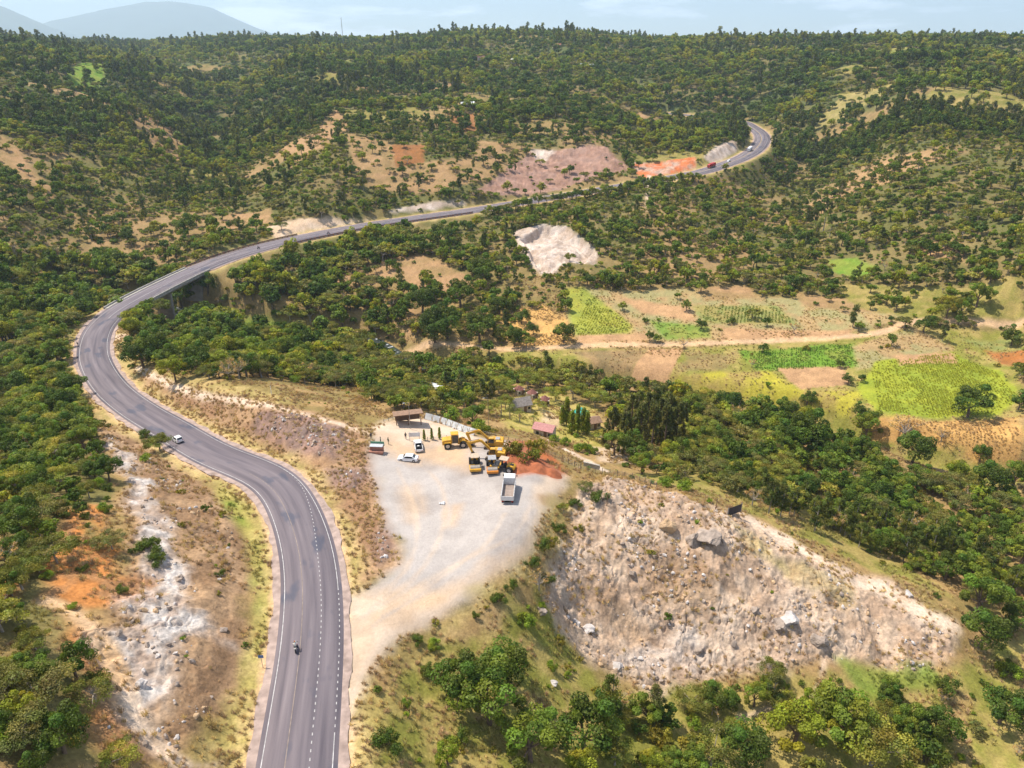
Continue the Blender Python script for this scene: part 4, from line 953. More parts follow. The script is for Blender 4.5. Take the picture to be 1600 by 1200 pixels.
EXPL = [ # base pixel, crown width in pixels, kind, tone
 (790,1065,80,'broad',0),(715,1090,80,'broad',0),(765,1130,110,'broad',1),(830,1190,100,'broad',1),(912,1180,100,'broad',0),(700,1195,45,'broad',2),(610,1165,55,'shrub',2),(960,1195,70,'acacia',1),
 (1240,1165,95,'broad',2),(1310,1160,110,'broad',1),(1160,1190,90,'broad',0),(1360,1195,120,'acacia',1),(1060,1180,90,'shrub',0),(1110,1195,90,'acacia',0),(1265,1110,40,'broad',2),(1450,1195,90,'shrub',2),
 (1530,1010,75,'broad',0),(1525,960,70,'broad',1),(1510,915,60,'broad',1),(1560,1130,75,'broad',0),(1585,985,55,'broad',0),(1595,880,60,'broad',1),(1475,1078,45,'shrub',2),(1575,1060,45,'shrub',1),
 (1425,722,58,'broad',0),(1410,690,48,'dry',0),(1352,688,46,'broad',1),(1345,655,26,'broad',0),(1512,652,54,'broad',0),(1545,770,58,'broad',0),(1582,762,46,'broad',1),(1232,650,34,'broad',0),(1260,635,26,'broad',0),
 (1252,708,64,'broad',0),(1470,690,26,'dry',0),(1530,720,30,'broad',0),(1312,574,16,'broad',0),(1325,600,18,'broad',0),(1345,596,14,'broad',0),(1392,540,18,'broad',1),(1442,520,30,'broad',0),(1580,540,34,'broad',0),(1590,640,30,'broad',0),
 (1240,522,20,'dry',0),(1191,551,16,'broad',0),(1068,545,22,'dry',0),(1015,532,15,'broad',0),(1096,514,18,'broad',0),(1143,506,18,'shrub',2),(1072,486,17,'broad',1),(1478,497,34,'flowering',0),(1500,497,36,'broad',1),(1525,480,40,'broad',1),
 (275,597,42,'broad',2),(225,575,50,'broad',0),(245,565,50,'broad',0),(310,585,45,'broad',0),(345,575,50,'acacia',1),(250,530,40,'acacia',0),
 (815,507,28,'broad',0),(833,523,20,'broad',0),(880,535,36,'broad',0),(803,542,32,'broad',0),(755,445,45,'broad',0),(865,440,24,'shrub',0),(890,410,22,'acacia',0),(660,490,50,'broad',0),(700,530,55,'broad',0),(750,535,50,'broad',0),(720,480,45,'broad',0),(680,535,50,'broad',0),(780,490,35,'broad',0),
 (575,430,14,'broad',0),(615,418,12,'broad',0),(640,400,14,'broad',0),(633,380,24,'broad',1),(690,382,36,'broad',0),
 (823,716,64,'shrub',0),(285,482,38,'broad',0),(305,470,36,'broad',1),(250,494,40,'acacia',0),(325,460,34,'broad',0),(270,490,34,'shrub',1),(232,500,34,'broad',1),
 (870,830,28,'shrub',2),(935,782,34,'shrub',2),(915,770,30,'acacia',2),(848,860,34,'shrub',2),(832,886,30,'shrub',2),(880,800,22,'acacia',1),(862,850,28,'shrub',0),(900,790,24,'shrub',2),(855,910,26,'shrub',2),(905,830,20,'shrub',0),
 (655,1005,24,'shrub',2),(670,1050,34,'shrub',2),(742,965,18,'shrub',2),(780,940,30,'shrub',2),(800,920,26,'shrub',2),(635,1100,24,'shrub',1),(820,980,40,'shrub',1),
 (246,692,28,'shrub',2),(228,684,24,'shrub',2),(250,705,40,'acacia',0),(225,720,26,'shrub',1),(240,860,46,'shrub',2),(250,880,40,'shrub',2),(345,900,18,'shrub',2),(90,880,70,'acacia',0),(150,1095,70,'acacia',0),(30,1130,60,'broad',2),(120,1060,60,'broad',0),
 (902,676,14,'cypress',0),(893,678,14,'cypress',0),(885,664,14,'cypress',0),(911,674,14,'cypress',0),(878,664,12,'cypress',0),(917,678,13,'cypress',0),(868,690,24,'shrub',1),(885,696,26,'shrub',1),(905,704,28,'shrub',1),(925,706,28,'shrub',1),(960,712,44,'broad',1),(990,722,44,'broad',0),(1015,722,40,'acacia',2),
 (790,640,34,'acacia',1),(765,648,40,'acacia',1),(842,640,26,'acacia',1),(868,628,36,'acacia',4),(825,608,40,'acacia',1),(930,636,44,'acacia',4),(895,625,44,'acacia',1),(780,615,44,'acacia',4),(725,640,44,'acacia',1),(850,605,46,'acacia',1),(940,690,34,'acacia',4),(812,660,22,'palm',0),(833,668,18,'palm',0),(783,650,22,'palm',0),(797,655,22,'palm',0),(850,650,16,'palm',0),(1272,366,20,'palm',0),(1286,362,22,'palm',0),(1296,370,18,'palm',0),(1588,408,20,'palm',0),(1598,404,22,'palm',0),
 (663,688,6,'cypress',0),(675,687,6,'cypress',0),(687,686,6,'cypress',0),(740,668,40,'broad',1),(755,675,40,'shrub',1),(700,655,46,'shrub',1),(1230,700,50,'broad',0),(1175,790,34,'dry',0),(1035,758,34,'shrub',1),(1065,765,36,'shrub',1),
 (440,360,22,'acacia',0),(500,335,20,'broad',0),(200,380,22,'broad',0),(290,370,34,'broad',0),(1012,236,14,'flowering',0),(1308,238,13,'flowering',0),(1120,170,12,'flowering',0),
]
for (px, py, wd, kn, vi) in EXPL: plant(px, py, wd, kn, vi, 1.0)
for (px, py, hpx) in ((955,700,74),(975,706,86),(998,704,90),(1018,702,88),(1038,698,84),(1055,695,80),(985,680,84),(1010,684,86),(1030,680,80),(1062,680,72),(1045,675,74)):
    plant(px, py, hpx * .36, 'casuarina', 0, 1.0)
# eucalyptus row at the edge of the wood
for k in range(34):
    plant(1190 + k * 12.5 + random.uniform(-6, 6), 790 + k * 4.2 + random.uniform(-18, 16), random.uniform(17, 24), 'slender', random.choice([1, 1, 2]), 1.0)
# trees on the valley shoulder hide the middle of the far road
for i_ in range(road_index(752, 327), fr0 - 6, 2):
    c_ = road[i_, :2] - road_n[i_] * (road_hw[i_] + random.uniform(3.5, 9)); z_ = float(hgrid(np.array([c_[0]]), np.array([c_[1]]))[0])
    cand.append([c_[0], c_[1], z_, random.choice(('broad', 'broad', 'acacia', 'shrub')), random.randrange(6), random.uniform(.95, 1.5), 1.0])
# skyline trees
for px, hpx in ((632, 17), (658, 22), (735, 18), (745, 18), (895, 20), (905, 20), (916, 22), (940, 19), (985, 14), (1120, 16), (1140, 16), (1180, 14), (1280, 16), (1410, 24), (1490, 15), (270, 12), (340, 13)):
    plant(px, 80, hpx * .5, 'broad' if hpx > 18 else 'slender', 0, 1.0)
CX = np.array([[c[0], c[1]] for c in cand]); CF = np.array([c[6] for c in cand]); kp = np.ones(len(cand), bool)
for cx_, cy_, cr__ in clear: kp &= (CF > 0) | ((CX[:, 0] - cx_) ** 2 + (CX[:, 1] - cy_) ** 2 > cr__ ** 2)
cand = [c for c, q in zip(cand, kp) if q]
X = np.array([[c[0], c[1], c[2]] for c in cand]); KS = np.array([c[3] for c in cand]); VI = np.array([c[4] for c in cand]); SCL = np.array([c[5] for c in cand]); FRC = np.array([c[6] for c in cand])
u, v_, d = project(X + np.c_[np.zeros((len(X), 2)), SCL * 2.0]); wpx = SCL * np.array([KINDS[k][3] for k in KS]) * F / d
vis = (u > -wpx * .4) & (u < 1600 + wpx * .4) & (v_ > 0) & (v_ < 1200 + wpx * .4)
# line of sight over the ground
top = X + np.c_[np.zeros((len(X), 2)), SCL * np.array([PROTO[k, 0][2] for k in KS]) * .8]
for f_ in np.linspace(.25, .97, 22):
    q = top * f_; vis &= q[:, 2] > hgrid(q[:, 0], q[:, 1]) - .5
# ------------------------------------------------------------------ where things stand, in words
ZP = [(np.array(hits(p)[:, :2]), s_) for p, s_ in (
 ([(0,540),(95,590),(160,640),(300,720),(395,850),(400,1200),(0,1200)], 'on the slope across from the gravel lot'),
 ([(540,1200),(560,1090),(660,990),(830,870),(850,940),(940,1060),(1000,1080),(1000,1200)], 'on the grassy slope below the gravel lot'),
 ([(835,880),(850,790),(880,742),(960,740),(900,830),(870,900)], 'on the edge between lot and outcrop'),
 ([(900,830),(950,745),(1150,795),(1490,975),(1470,1040),(960,1080),(870,900)], 'on the bare rocky outcrop'),
 ([(1000,1080),(1300,1040),(1480,1040),(1600,1020),(1600,1200),(1000,1200)], 'in the hollow below the rocky outcrop'),
 ([(1000,750),(1060,640),(1290,690),(1600,765),(1600,1020),(1490,975),(1290,880),(1150,795)], 'in the wood between rocky outcrop and fields'),
 ([(1060,640),(1000,547),(1430,512),(1600,507),(1600,765),(1290,690)], 'among the fields beside the dirt road'),
 ([(560,622),(600,562),(1000,550),(1070,640),(1000,750),(880,740),(745,680),(660,648)], 'in the compound behind the gravel lot'),
 ([(150,560),(200,490),(330,425),(560,400),(640,470),(620,560),(560,620),(330,610)], 'in the river valley beside the bridge'),
 ([(150,560),(330,612),(560,665),(630,880),(545,930),(430,740),(200,620)], 'on the brown bank between road and gravel lot'),
 ([(640,470),(740,335),(960,300),(1000,450),(900,545),(620,555)], 'near the pale quarry face'),
 ([(1000,450),(960,300),(1290,280),(1420,500),(1050,535),(900,545)], 'on the terraced slope above the dirt road'),
 ([(1290,280),(1180,180),(1400,110),(1600,100),(1600,507),(1430,505)], 'on the wooded hillside beyond the fields'),
)]
LM = [(hit(a, b)[:2], t_) for a, b, t_ in (
 (60,620,'above the outer road bend'),(60,720,'on the slope above the road cutting'),(150,700,'at the top of the white rock streak'),(110,850,'beside the orange soil scar'),(20,920,'behind the orange soil scar'),(150,960,'beside the start of the orange footpath'),(90,1040,'behind the orange footpath'),(190,1110,'beside the pale lower footpath'),(60,1150,'behind the pale lower footpath'),(300,900,'on the brown face of the road cutting'),(350,1000,'between the white streak and the grass verge'),(240,690,'on the verge beside the white hatchback'),
 (610,1100,'on the grass facing the lot entrance'),(700,1050,'on the slope below the lot entrance'),(790,1060,'in the clump below the lot'),(880,1150,'at the foot of the clump below the lot'),(830,930,'in the gully between lot and outcrop'),(960,1090,'at the scrubby foot of the outcrop'),(1090,1150,'beside the thin path below the outcrop'),(1280,1130,'in the clump below the green patch'),(1400,1080,'beside the green patch below the outcrop'),(1540,1060,'on the bank beyond the green patch'),(1500,1180,'beside the bare earth where a person walks'),
 (860,800,'on the lot edge beyond the tipper truck'),(930,770,'on the outcrop rim beside the red soil heap'),(1050,760,'beside the wire fence end'),(1160,780,'beside the dark gate'),(1250,830,'along the upper outcrop track'),(1400,880,'along the lower outcrop track'),(1530,930,'at the bottom end of the outcrop track'),(1150,690,'in the wood below the tall grove'),(1250,700,'in the wood facing the yellow-green field'),(1400,760,'in the wood facing the dry maize field'),(1560,800,'in the deep wood beyond the dry maize field'),
 (1420,700,'at the corner of the dry maize field'),(1500,620,'in the yellow-green field'),(1320,590,'beside the bright green field'),(1200,545,'in the bright green field by the dirt road'),(1440,512,'where the dirt road bends'),(1050,545,'beside the ploughed strip'),(1580,560,'beside the red ploughed patch'),(1100,600,'in the yellow fallow field'),
 (620,600,'beside the white-roofed buildings'),(740,600,'in the thicket behind the sheet fence'),(780,645,'beside the thatched hut'),(860,620,'behind the round huts'),(905,670,'beside the teal canopy'),(870,690,'beside the pink gatehouse'),(1000,680,'in the tall grove of the compound'),(950,580,'in the thicket between compound and dirt road'),(980,720,'beside the compound drive'),
 (240,560,'by the side track at the road bend'),(330,580,'behind the crest of the brown bank'),(450,570,'in the thicket between bank and river'),(560,580,'beside the river rapids'),(290,480,'under the bridge'),(400,500,'beside the small green field by the river'),(500,450,'on the valley side below the guard rail'),(600,430,'on the tan clearing below the far road'),(560,500,'on the river bank opposite the rapids'),
 (700,500,'in the thicket beside the dirt road end'),(820,500,'beside the dry maize strip'),(860,400,'beside the pale quarry face'),(760,370,'between the road and the quarry face'),(950,470,'beside the yellow-green strip field'),(1000,380,'between quarry face and terraced fields'),(1100,400,'on the brown terraces'),(1100,330,'under the far road shoulder'),(1200,430,'above the long terraced field'),(1330,415,'beside the hillside green plot'),(1300,330,'in the side valley below the far bend'),(1450,400,'on the brown hillside scar'),(1500,320,'on the steep hillside beyond the fields'),(1560,470,'beside the blossoming tree'),
 (30,480,'outside the bridge approach'),(60,380,'on the slope behind the bridge approach'),(200,400,'on the slope behind the bridge'),(280,370,'above the first guard rail'),(400,340,'above the roadside sand flat'),(480,250,'on the pale hill scar'),(640,245,'around the red field'),(700,300,'above the straight road'),(40,260,'along the bare track on the forested hill'),(150,300,'in the forest below the bare track'),(900,240,'above the mauve cutting'),(1040,230,'above the orange cutting'),(1190,170,'around the far bend'),(1330,170,'beside the yellow hillside meadow'))]
LMX = np.array([q[0] for q in LM])
def zone(x, y):
    d2 = np.hypot(LMX[:, 0] - x, LMX[:, 1] - y); k_ = int(d2.argmin()); r_ = math.hypot(x, y)
    if d2[k_] < 8 + .07 * r_: return LM[k_][1]
    return zone0(x, y)
def zone0(x, y):
    for P, s_ in ZP:
        if poly_sd(P, np.array([x]), np.array([y]))[0] < 0: return s_
    r_ = math.hypot(x, y); di, ii_ = road_near(np.array([x]), np.array([y]))
    if r_ > 800: return 'in the forest on the far ridge'
    if x < -120 and r_ < 420: return 'in the thicket outside the road bend'
    if x < -130: return 'on the forested hill beyond the bridge'
    if r_ > 480: return 'on the hill above the far road'
    return 'on the valley slope below the far road'
TYPE = {'broad': ('broadleaf_tree', 'round-crowned tree', 'tree'), 'acacia': ('acacia_tree', 'feathery flat-topped tree', 'tree'), 'slender': ('slender_tree', 'tall slender tree', 'tree'), 'shrub': ('shrub', 'shrub', 'shrub'),
        'casuarina': ('casuarina_tree', 'feathery conifer-like tree', 'tree'), 'dry': ('bare_tree', 'nearly leafless tree', 'tree'), 'palm': ('palm_tree', 'palm tree', 'palm'), 'cypress': ('cypress_tree', 'narrow columnar tree', 'tree'), 'flowering': ('flowering_tree', 'blossoming tree', 'tree')}
ngs = {}
def gn_for(kn):
    g = bpy.data.node_groups.new('scatter_' + kn, 'GeometryNodeTree')
    g.interface.new_socket('Geometry', in_out='INPUT', socket_type='NodeSocketGeometry'); g.interface.new_socket('Geometry', in_out='OUTPUT', socket_type='NodeSocketGeometry')
    gi_ = N(g, 'NodeGroupInput'); go = N(g, 'NodeGroupOutput'); ip = N(g, 'GeometryNodeInstanceOnPoints'); ci = N(g, 'GeometryNodeCollectionInfo')
    ci.inputs['Collection'].default_value = proto_col[kn]; ci.inputs['Separate Children'].default_value = True; ci.inputs['Reset Children'].default_value = True
    def na_(nm, ty): 
        q = N(g, 'GeometryNodeInputNamedAttribute', data_type=ty); q.inputs['Name'].default_value = nm; return q.outputs['Attribute']
    g.links.new(gi_.outputs[0], ip.inputs['Points']); g.links.new(ci.outputs[0], ip.inputs['Instance']); ip.inputs['Pick Instance'].default_value = True
    g.links.new(na_('vi', 'INT'), ip.inputs['Instance Index']); g.links.new(na_('rot', 'FLOAT_VECTOR'), ip.inputs['Rotation']); g.links.new(na_('scl', 'FLOAT_VECTOR'), ip.inputs['Scale'])
    g.links.new(ip.outputs[0], go.inputs[0]); return g
def stuff_points(name, P, vi, rot, scl, kn, label, cat):
    me = bpy.data.meshes.new(name); me.vertices.add(len(P)); me.vertices.foreach_set('co', P.astype(np.float32).ravel())
    a = me.attributes.new('vi', 'INT', 'POINT'); a.data.foreach_set('value', vi.astype(np.int32))
    a = me.attributes.new('rot', 'FLOAT_VECTOR', 'POINT'); a.data.foreach_set('vector', rot.astype(np.float32).ravel())
    a = me.attributes.new('scl', 'FLOAT_VECTOR', 'POINT'); a.data.foreach_set('vector', scl.astype(np.float32).ravel())
    o = link(name, me); md = o.modifiers.new('scatter', 'NODES'); md.node_group = gn_for(kn)
    tag(o, label, cat, kind='stuff'); return o
STUFF = {'broad': ('broadleaf_woodland', 'mass of round-crowned green trees covering the hills and valley'), 'acacia': ('acacia_woodland', 'mass of feathery flat-topped trees scattered through the woodland'), 'slender': ('far_forest', 'dense forest of tall slender trees on the far hills'), 'shrub': ('scrub', 'low green and olive scrub covering the slopes'),
         'dry': ('leafless_brush', 'scattered grey leafless brush among the green trees'), 'casuarina': ('casuarina_grove', 'grove of feathery trees in the compound'), 'palm': ('palms', 'far palms'), 'cypress': ('cypress_hedge', 'row of small columnar trees'), 'flowering': ('blossoming_trees', 'far yellow blossoming trees')}
n_ind = 0
for kn in KINDS:
    ids = np.nonzero(KS == kn)[0]
    sc_ = np.where(vis[ids], wpx[ids], 0) + (FRC[ids] > 0) * vis[ids] * 40
    order = ids[np.argsort(-sc_)]
    ind = [i for i in order[:270] if vis[i]]
    si = set(ind); rest = np.array([i for i in ids if i not in si], int)
    crown_n, what, cat = TYPE[kn]
    for i in ind:
        crown, trunk, hh = PROTO[kn, VI[i]]; s_ = SCL[i]; big_w = KINDS[kn][3] * s_
        sz = {'shrub': ('small', 'bushy', 'large')}.get(kn, ('small', 'middling', 'large'))[0 if big_w < (1.7 if kn == 'shrub' else 3.6) else 1 if big_w < (2.7 if kn == 'shrub' else 5.0) else 2]
        lab = '%s %s %s %s' % (sz, KINDS[kn][1][VI[i]][0], what, zone(X[i, 0], X[i, 1]))
        root = link(crown_n, None); root.location = (X[i, 0], X[i, 1], X[i, 2] + CAMZ); root.rotation_euler = (0, 0, random.uniform(0, 6.28)); root.scale = (s_ * random.uniform(.92, 1.1), s_ * random.uniform(.92, 1.1), s_ * random.uniform(.88, 1.12)); root.empty_display_size = .3
        tag(root, lab, cat, lab)
        link('stem' if kn == 'shrub' else 'trunk', trunk, root); link('crown' if kn != 'shrub' else 'foliage', crown, root); n_ind += 1
    if len(rest):
        k = len(rest); rot = np.c_[rng.normal(0, .05, (k, 2)), rng.uniform(0, 6.283, k)]; ss = SCL[rest]
        stuff_points(STUFF[kn][0], X[rest] + [0, 0, CAMZ], VI[rest], rot, np.c_[ss * rng.uniform(.88, 1.15, k), ss * rng.uniform(.88, 1.15, k), ss * rng.uniform(.85, 1.25, k)], kn, STUFF[kn][1], 'woodland' if kn != 'shrub' else 'scrub')
print('individual plants', n_ind, 'all', len(cand))
# ================================================================== OBJECT BUILDERS
class MB:
    def __init__(s): s.b = bmesh.new()
    def box(s, c, d, bev=0.0, taper=None, rot=None):
        r = bmesh.ops.create_cube(s.b, size=1); vs = r['verts']; bmesh.ops.scale(s.b, vec=d, verts=vs)
        if taper:
            for v in vs:
                if v.co.z > 0: v.co.x *= taper[0]; v.co.y *= taper[1]
        if bev:
            es = list({e for v in vs for e in v.link_edges}); rr = bmesh.ops.bevel(s.b, geom=es, offset=bev, segments=2, affect='EDGES'); vs = list({v for f in rr['faces'] for v in f.verts} | {v for v in vs if v.is_valid})
        if rot: bmesh.ops.rotate(s.b, cent=(0, 0, 0), matrix=Matrix.Rotation(rot[1], 3, rot[0]), verts=vs)
        bmesh.ops.translate(s.b, vec=c, verts=vs); return s
    def prism(s, prof, y0, y1, taper=None):
        """profile of (x, z) points swept from y0 to y1; taper shrinks the upper points in y"""
        zs = [p[1] for p in prof]; zlo, zhi = min(zs), max(zs); A_, B_ = [], []
        for x, z in prof:
            k = 1.0
            if taper is not None and z > taper[0]: k = 1 - (1 - taper[1]) * (z - taper[0]) / max(1e-6, zhi - taper[0])
            m_ = (y0 + y1) / 2; A_.append(s.b.verts.new((x, m_ + (y0 - m_) * k, z))); B_.append(s.b.verts.new((x, m_ + (y1 - m_) * k, z)))
        n_ = len(prof)
        for i in range(n_): s.b.faces.new((A_[i], A_[(i + 1) % n_], B_[(i + 1) % n_], B_[i]))
        s.b.faces.new(A_[::-1]); s.b.faces.new(B_); return s
    def cyl(s, p0, p1, r0, r1=None, n=14):
        p0, p1 = Vector(p0), Vector(p1); d = p1 - p0
        M = Matrix.Translation((p0 + p1) / 2) @ d.to_track_quat('Z', 'Y').to_matrix().to_4x4()
        bmesh.ops.create_cone(s.b, cap_ends=True, segments=n, radius1=r0, radius2=r0 if r1 is None else r1, depth=d.length, matrix=M); return s
    def quad(s, *p): s.b.faces.new([s.b.verts.new(q) for q in p]); return s
    def build(s, name, m, parent=None, smooth=False):
        bmesh.ops.recalc_face_normals(s.b, faces=s.b.faces)
        me = bpy.data.meshes.new(name); s.b.to_mesh(me); s.b.free(); me.materials.append(m)
        if smooth: me.polygons.foreach_set('use_smooth', np.ones(len(me.polygons), bool))
        return link(name, me, parent)
def thing(name, label, cat, group=None):
    o = link(name, None); o.empty_display_size = .3; return tag(o, label, cat, group)
def setat(o, p, ang=0.0, pitch=0.0, dz=0.0):
    o.location = (p[0], p[1], p[2] + CAMZ + dz); o.rotation_euler = (0, -pitch, ang); return o
M_ = dict(
 white=mat('white_paint', (.80, .80, .80), .35, spec=.5, var=.05), glass=mat('dark_glass', (.02, .024, .03), .08, spec=.6), tyre=mat('tyre', (.025, .024, .023), .85), rim=mat('rim', (.42, .42, .43), .4, metal=.6),
 yellow=mat('machine_yellow', (.62, .33, .03), .5, spec=.4, var=.18, vscale=1.3), yellowd=mat('dusty_yellow', (.50, .31, .09), .7, var=.25, vscale=1.5), track=mat('track_steel', (.10, .075, .055), .8, var=.3), black=mat('black_paint', (.02, .02, .022), .5), grey=mat('grey_panel', (.33, .32, .32), .6, var=.15),
 tan=mat('dusty_canopy', (.50, .38, .28), .8, var=.2), steel=mat('drum_steel', (.30, .26, .22), .5, metal=.3, var=.2), orange=mat('orange_frame', (.60, .22, .03), .5, var=.15), red=mat('red_lamp', (.5, .02, .02), .3), redp=mat('red_paint', (.45, .03, .03), .4), lamp=mat('clear_lamp', (.7, .7, .68), .15),
 bed=mat('tipper_bed', (.30, .235, .20), .8, var=.25, vscale=1.2), lgrey=mat('pale_grey_paint', (.62, .60, .58), .5, var=.1), wood=mat('brown_timber', (.20, .12, .075), .85, var=.3), roofb=mat('brown_roof', (.26, .16, .105), .85, var=.22, vscale=1.5), roofm=mat('maroon_roof', (.22, .09, .07), .8, var=.2), roofp=mat('pink_roof', (.46, .22, .20), .8, var=.2), thatch=mat('grey_thatch', (.23, .20, .18), .95, var=.25, vscale=2, bump=.5),
 sheet=mat('white_sheet', (.62, .63, .62), .5, metal=.2, var=.2, vscale=.8), teal=mat('teal_canvas', (.02, .36, .31), .7, var=.1), wall=mat('cream_wall', (.55, .47, .37), .9, var=.15), green=mat('green_paint', (.12, .26, .16), .7, var=.2), brick=mat('red_brick', (.36, .17, .12), .9, var=.25, vscale=3), blue=mat('blue_sign', (.10, .19, .42), .5), steelp=mat('steel_post', (.32, .31, .30), .5, metal=.5), darkp=mat('dark_panel', (.035, .033, .04), .6), rock=mat('boulder', (.34, .27, .22), .95, var=.35, vscale=.8, bump=.8, bscale=2.5), rockt=mat('tan_boulder', (.50, .34, .20), .95, var=.25, vscale=.8, bump=.7, bscale=2.5), rockw=mat('pale_boulder', (.52, .47, .44), .95, var=.3, vscale=.8, bump=.8, bscale=2.5),
 soil=mat('red_soil', (.36, .115, .05), .97, var=.25, vscale=1.0, bump=.8, bscale=3.0), pole=mat('timber_post', (.26, .22, .18), .9, var=.2), wire=mat('wire_mesh', (.30, .30, .29), .6, metal=.4), farroof=mat('metal_roof', (.52, .53, .55), .45, metal=.2, var=.12), farred=mat('red_metal_roof', (.42, .15, .09), .7, var=.15),
)
def wheel(parent, x, y, r, w_, name='wheel'):
    s = 1 if y > 0 else -1
    wo = MB().cyl((x, y - w_ / 2, r), (x, y + w_ / 2, r), r, n=16).build('tyre', M_['tyre'])
    wo.name = name; wo.parent = parent
    MB().cyl((x, y + s * w_ * .42, r), (x, y + s * w_ * .54, r), r * .58, n=12).build('rim', M_['rim'], wo)
    return wo
def car(name, label, cat, L=4.4, Wd=1.75, H_=1.45, kind='sedan', body='white', load=False):
    o = thing(name, label, cat); h = L / 2; y = Wd / 2
    if kind == 'sedan':
        low = [(-h, .35), (-h, .72), (-h + .1, .92), (-h + .75, .96), (h - 1.25, .93), (h - .35, .82), (h - .03, .66), (h, .35), (h - .4, .22), (-h + .4, .22)]
        cab = [(-h + .55, .94), (-h + 1.15, H_ - .03), (-h + 1.6, H_), (h - 2.05, H_), (h - 1.75, H_ - .05), (h - 1.05, .92)]
        win = [(-h + .95, .98), (-h + 1.28, H_ - .1), (h - 1.95, H_ - .1), (h - 1.3, .98)]; rw = ((-h + .66, .99), (-h + 1.1, H_ - .06)); fw = ((h - 1.14, .97), (h - 1.66, H_ - .07))
    elif kind == 'hatch':
        low = [(-h, .35), (-h, .8), (-h + .08, .98), (h - 1.05, .96), (h - .3, .82), (h - .02, .64), (h, .35), (h - .4, .22), (-h + .4, .22)]
        cab = [(-h + .06, .96), (-h + .4, H_ - .04), (-h + .7, H_), (h - 1.9, H_), (h - 1.6, H_ - .05), (h - .9, .94)]
        win = [(-h + .4, 1.0), (-h + .62, H_ - .12), (h - 1.8, H_ - .12), (h - 1.15, 1.0)]; rw = ((-h + .09, 1.02), (-h + .36, H_ - .1)); fw = ((h - .98, .98), (h - 1.5, H_ - .08))
    else:
        low = [(-h, .5), (-h, 1.0), (h - 1.5, 1.05), (h - .4, 1.0), (h - .03, .85), (h, .45), (h - .4, .32), (-h + .4, .38)]
        cab = [(-h + 1.75, 1.04), (-h + 1.9, H_ - .04), (-h + 2.2, H_), (h - 2.1, H_), (h - 1.85, H_ - .05), (h - 1.2, 1.04)]
        win = [(-h + 2.0, 1.1), (-h + 2.1, H_ - .12), (h - 2.05, H_ - .12), (h - 1.5, 1.1)]; rw = ((-h + 1.74, 1.12), (-h + 1.86, H_ - .1)); fw = ((h - 1.27, 1.1), (h - 1.78, H_ - .08))
    bm_ = MB().prism(low, -y, y, taper=(.7, .93)); bo = bm_.build('body', M_[body], o)
    bv = bo.modifiers.new('b', 'BEVEL'); bv.width = .07; bv.segments = 2; bv.limit_method = 'ANGLE'
    co = MB().prism(cab, -y * .94, y * .94, taper=(.95, .80)).build('cabin', M_[body], o)
    bv = co.modifiers.new('b', 'BEVEL'); bv.width = .06; bv.segments = 2; bv.limit_method = 'ANGLE'
    k0 = .94; 
    def yk(z): return y * .94 * (1 - (1 - .80) * max(0, z - .95) / (H_ - .95))
    for s in (1, -1):
        g = MB(); pts = [(x, s * (yk(z) + .012), z) for x, z in win]; g.quad(*pts); g.build('side_window', M_['glass'], co)
    for nm, (a, b_) in (('rear_window', rw), ('windscreen', fw)):
        dx = -.03 if nm == 'rear_window' else .03
        MB().quad((a[0] + dx, -yk(a[1]) * .88, a[1] + .01), (a[0] + dx, yk(a[1]) * .88, a[1] + .01), (b_[0] + dx, yk(b_[1]) * .88, b_[1] + .015), (b_[0] + dx, -yk(b_[1]) * .88, b_[1] + .015)).build(nm, M_['glass'], co)
    for s in (1, -1):
        MB().box((h - .08, s * y * .68, .68), (.16, .34, .15), .03).build('headlight', M_['lamp'], o); MB().box((-h + .03, s * y * .72, .80), (.1, .28, .18), .03).build('tail_light', M_['red'], o)
        MB().box((h - 1.35, s * (y + .06), 1.0), (.14, .16, .11), .03).build('mirror', M_[body], o)
        for x in (h - .85, -h + .85): wheel(o, x, s * (y - .08), .33 if kind != 'pickup' else .38, .22)
    MB().box((-h + .0, 0, .5), (.06, .5, .12)).build('number_plate', M_['lamp'], o)
    if kind == 'pickup':
        MB().box((-h + .9, 0, 1.03), (1.55, Wd * .8, .08)).build('cargo_bed', M_['black'], o)
        for s in (1, -1): MB().box((-h + .9, s * y * .9, 1.13), (1.7, .08, .2), .02).build('bed_side', M_[body], o)
        if load:
            l = MB()
            for q in range(9): l.box((-h + .35 + random.uniform(0, 1.1), random.uniform(-.5, .5), 1.2 + random.uniform(0, .2)), (random.uniform(.25, .5), random.uniform(.25, .5), random.uniform(.2, .35)), .05)
            l.build('load', M_['black'], o); l2 = MB(); l2.box((-h + .9, .1, 1.5), (.4, .5, .12), .04); l2.build('load', M_['lgrey'], o)
    return o
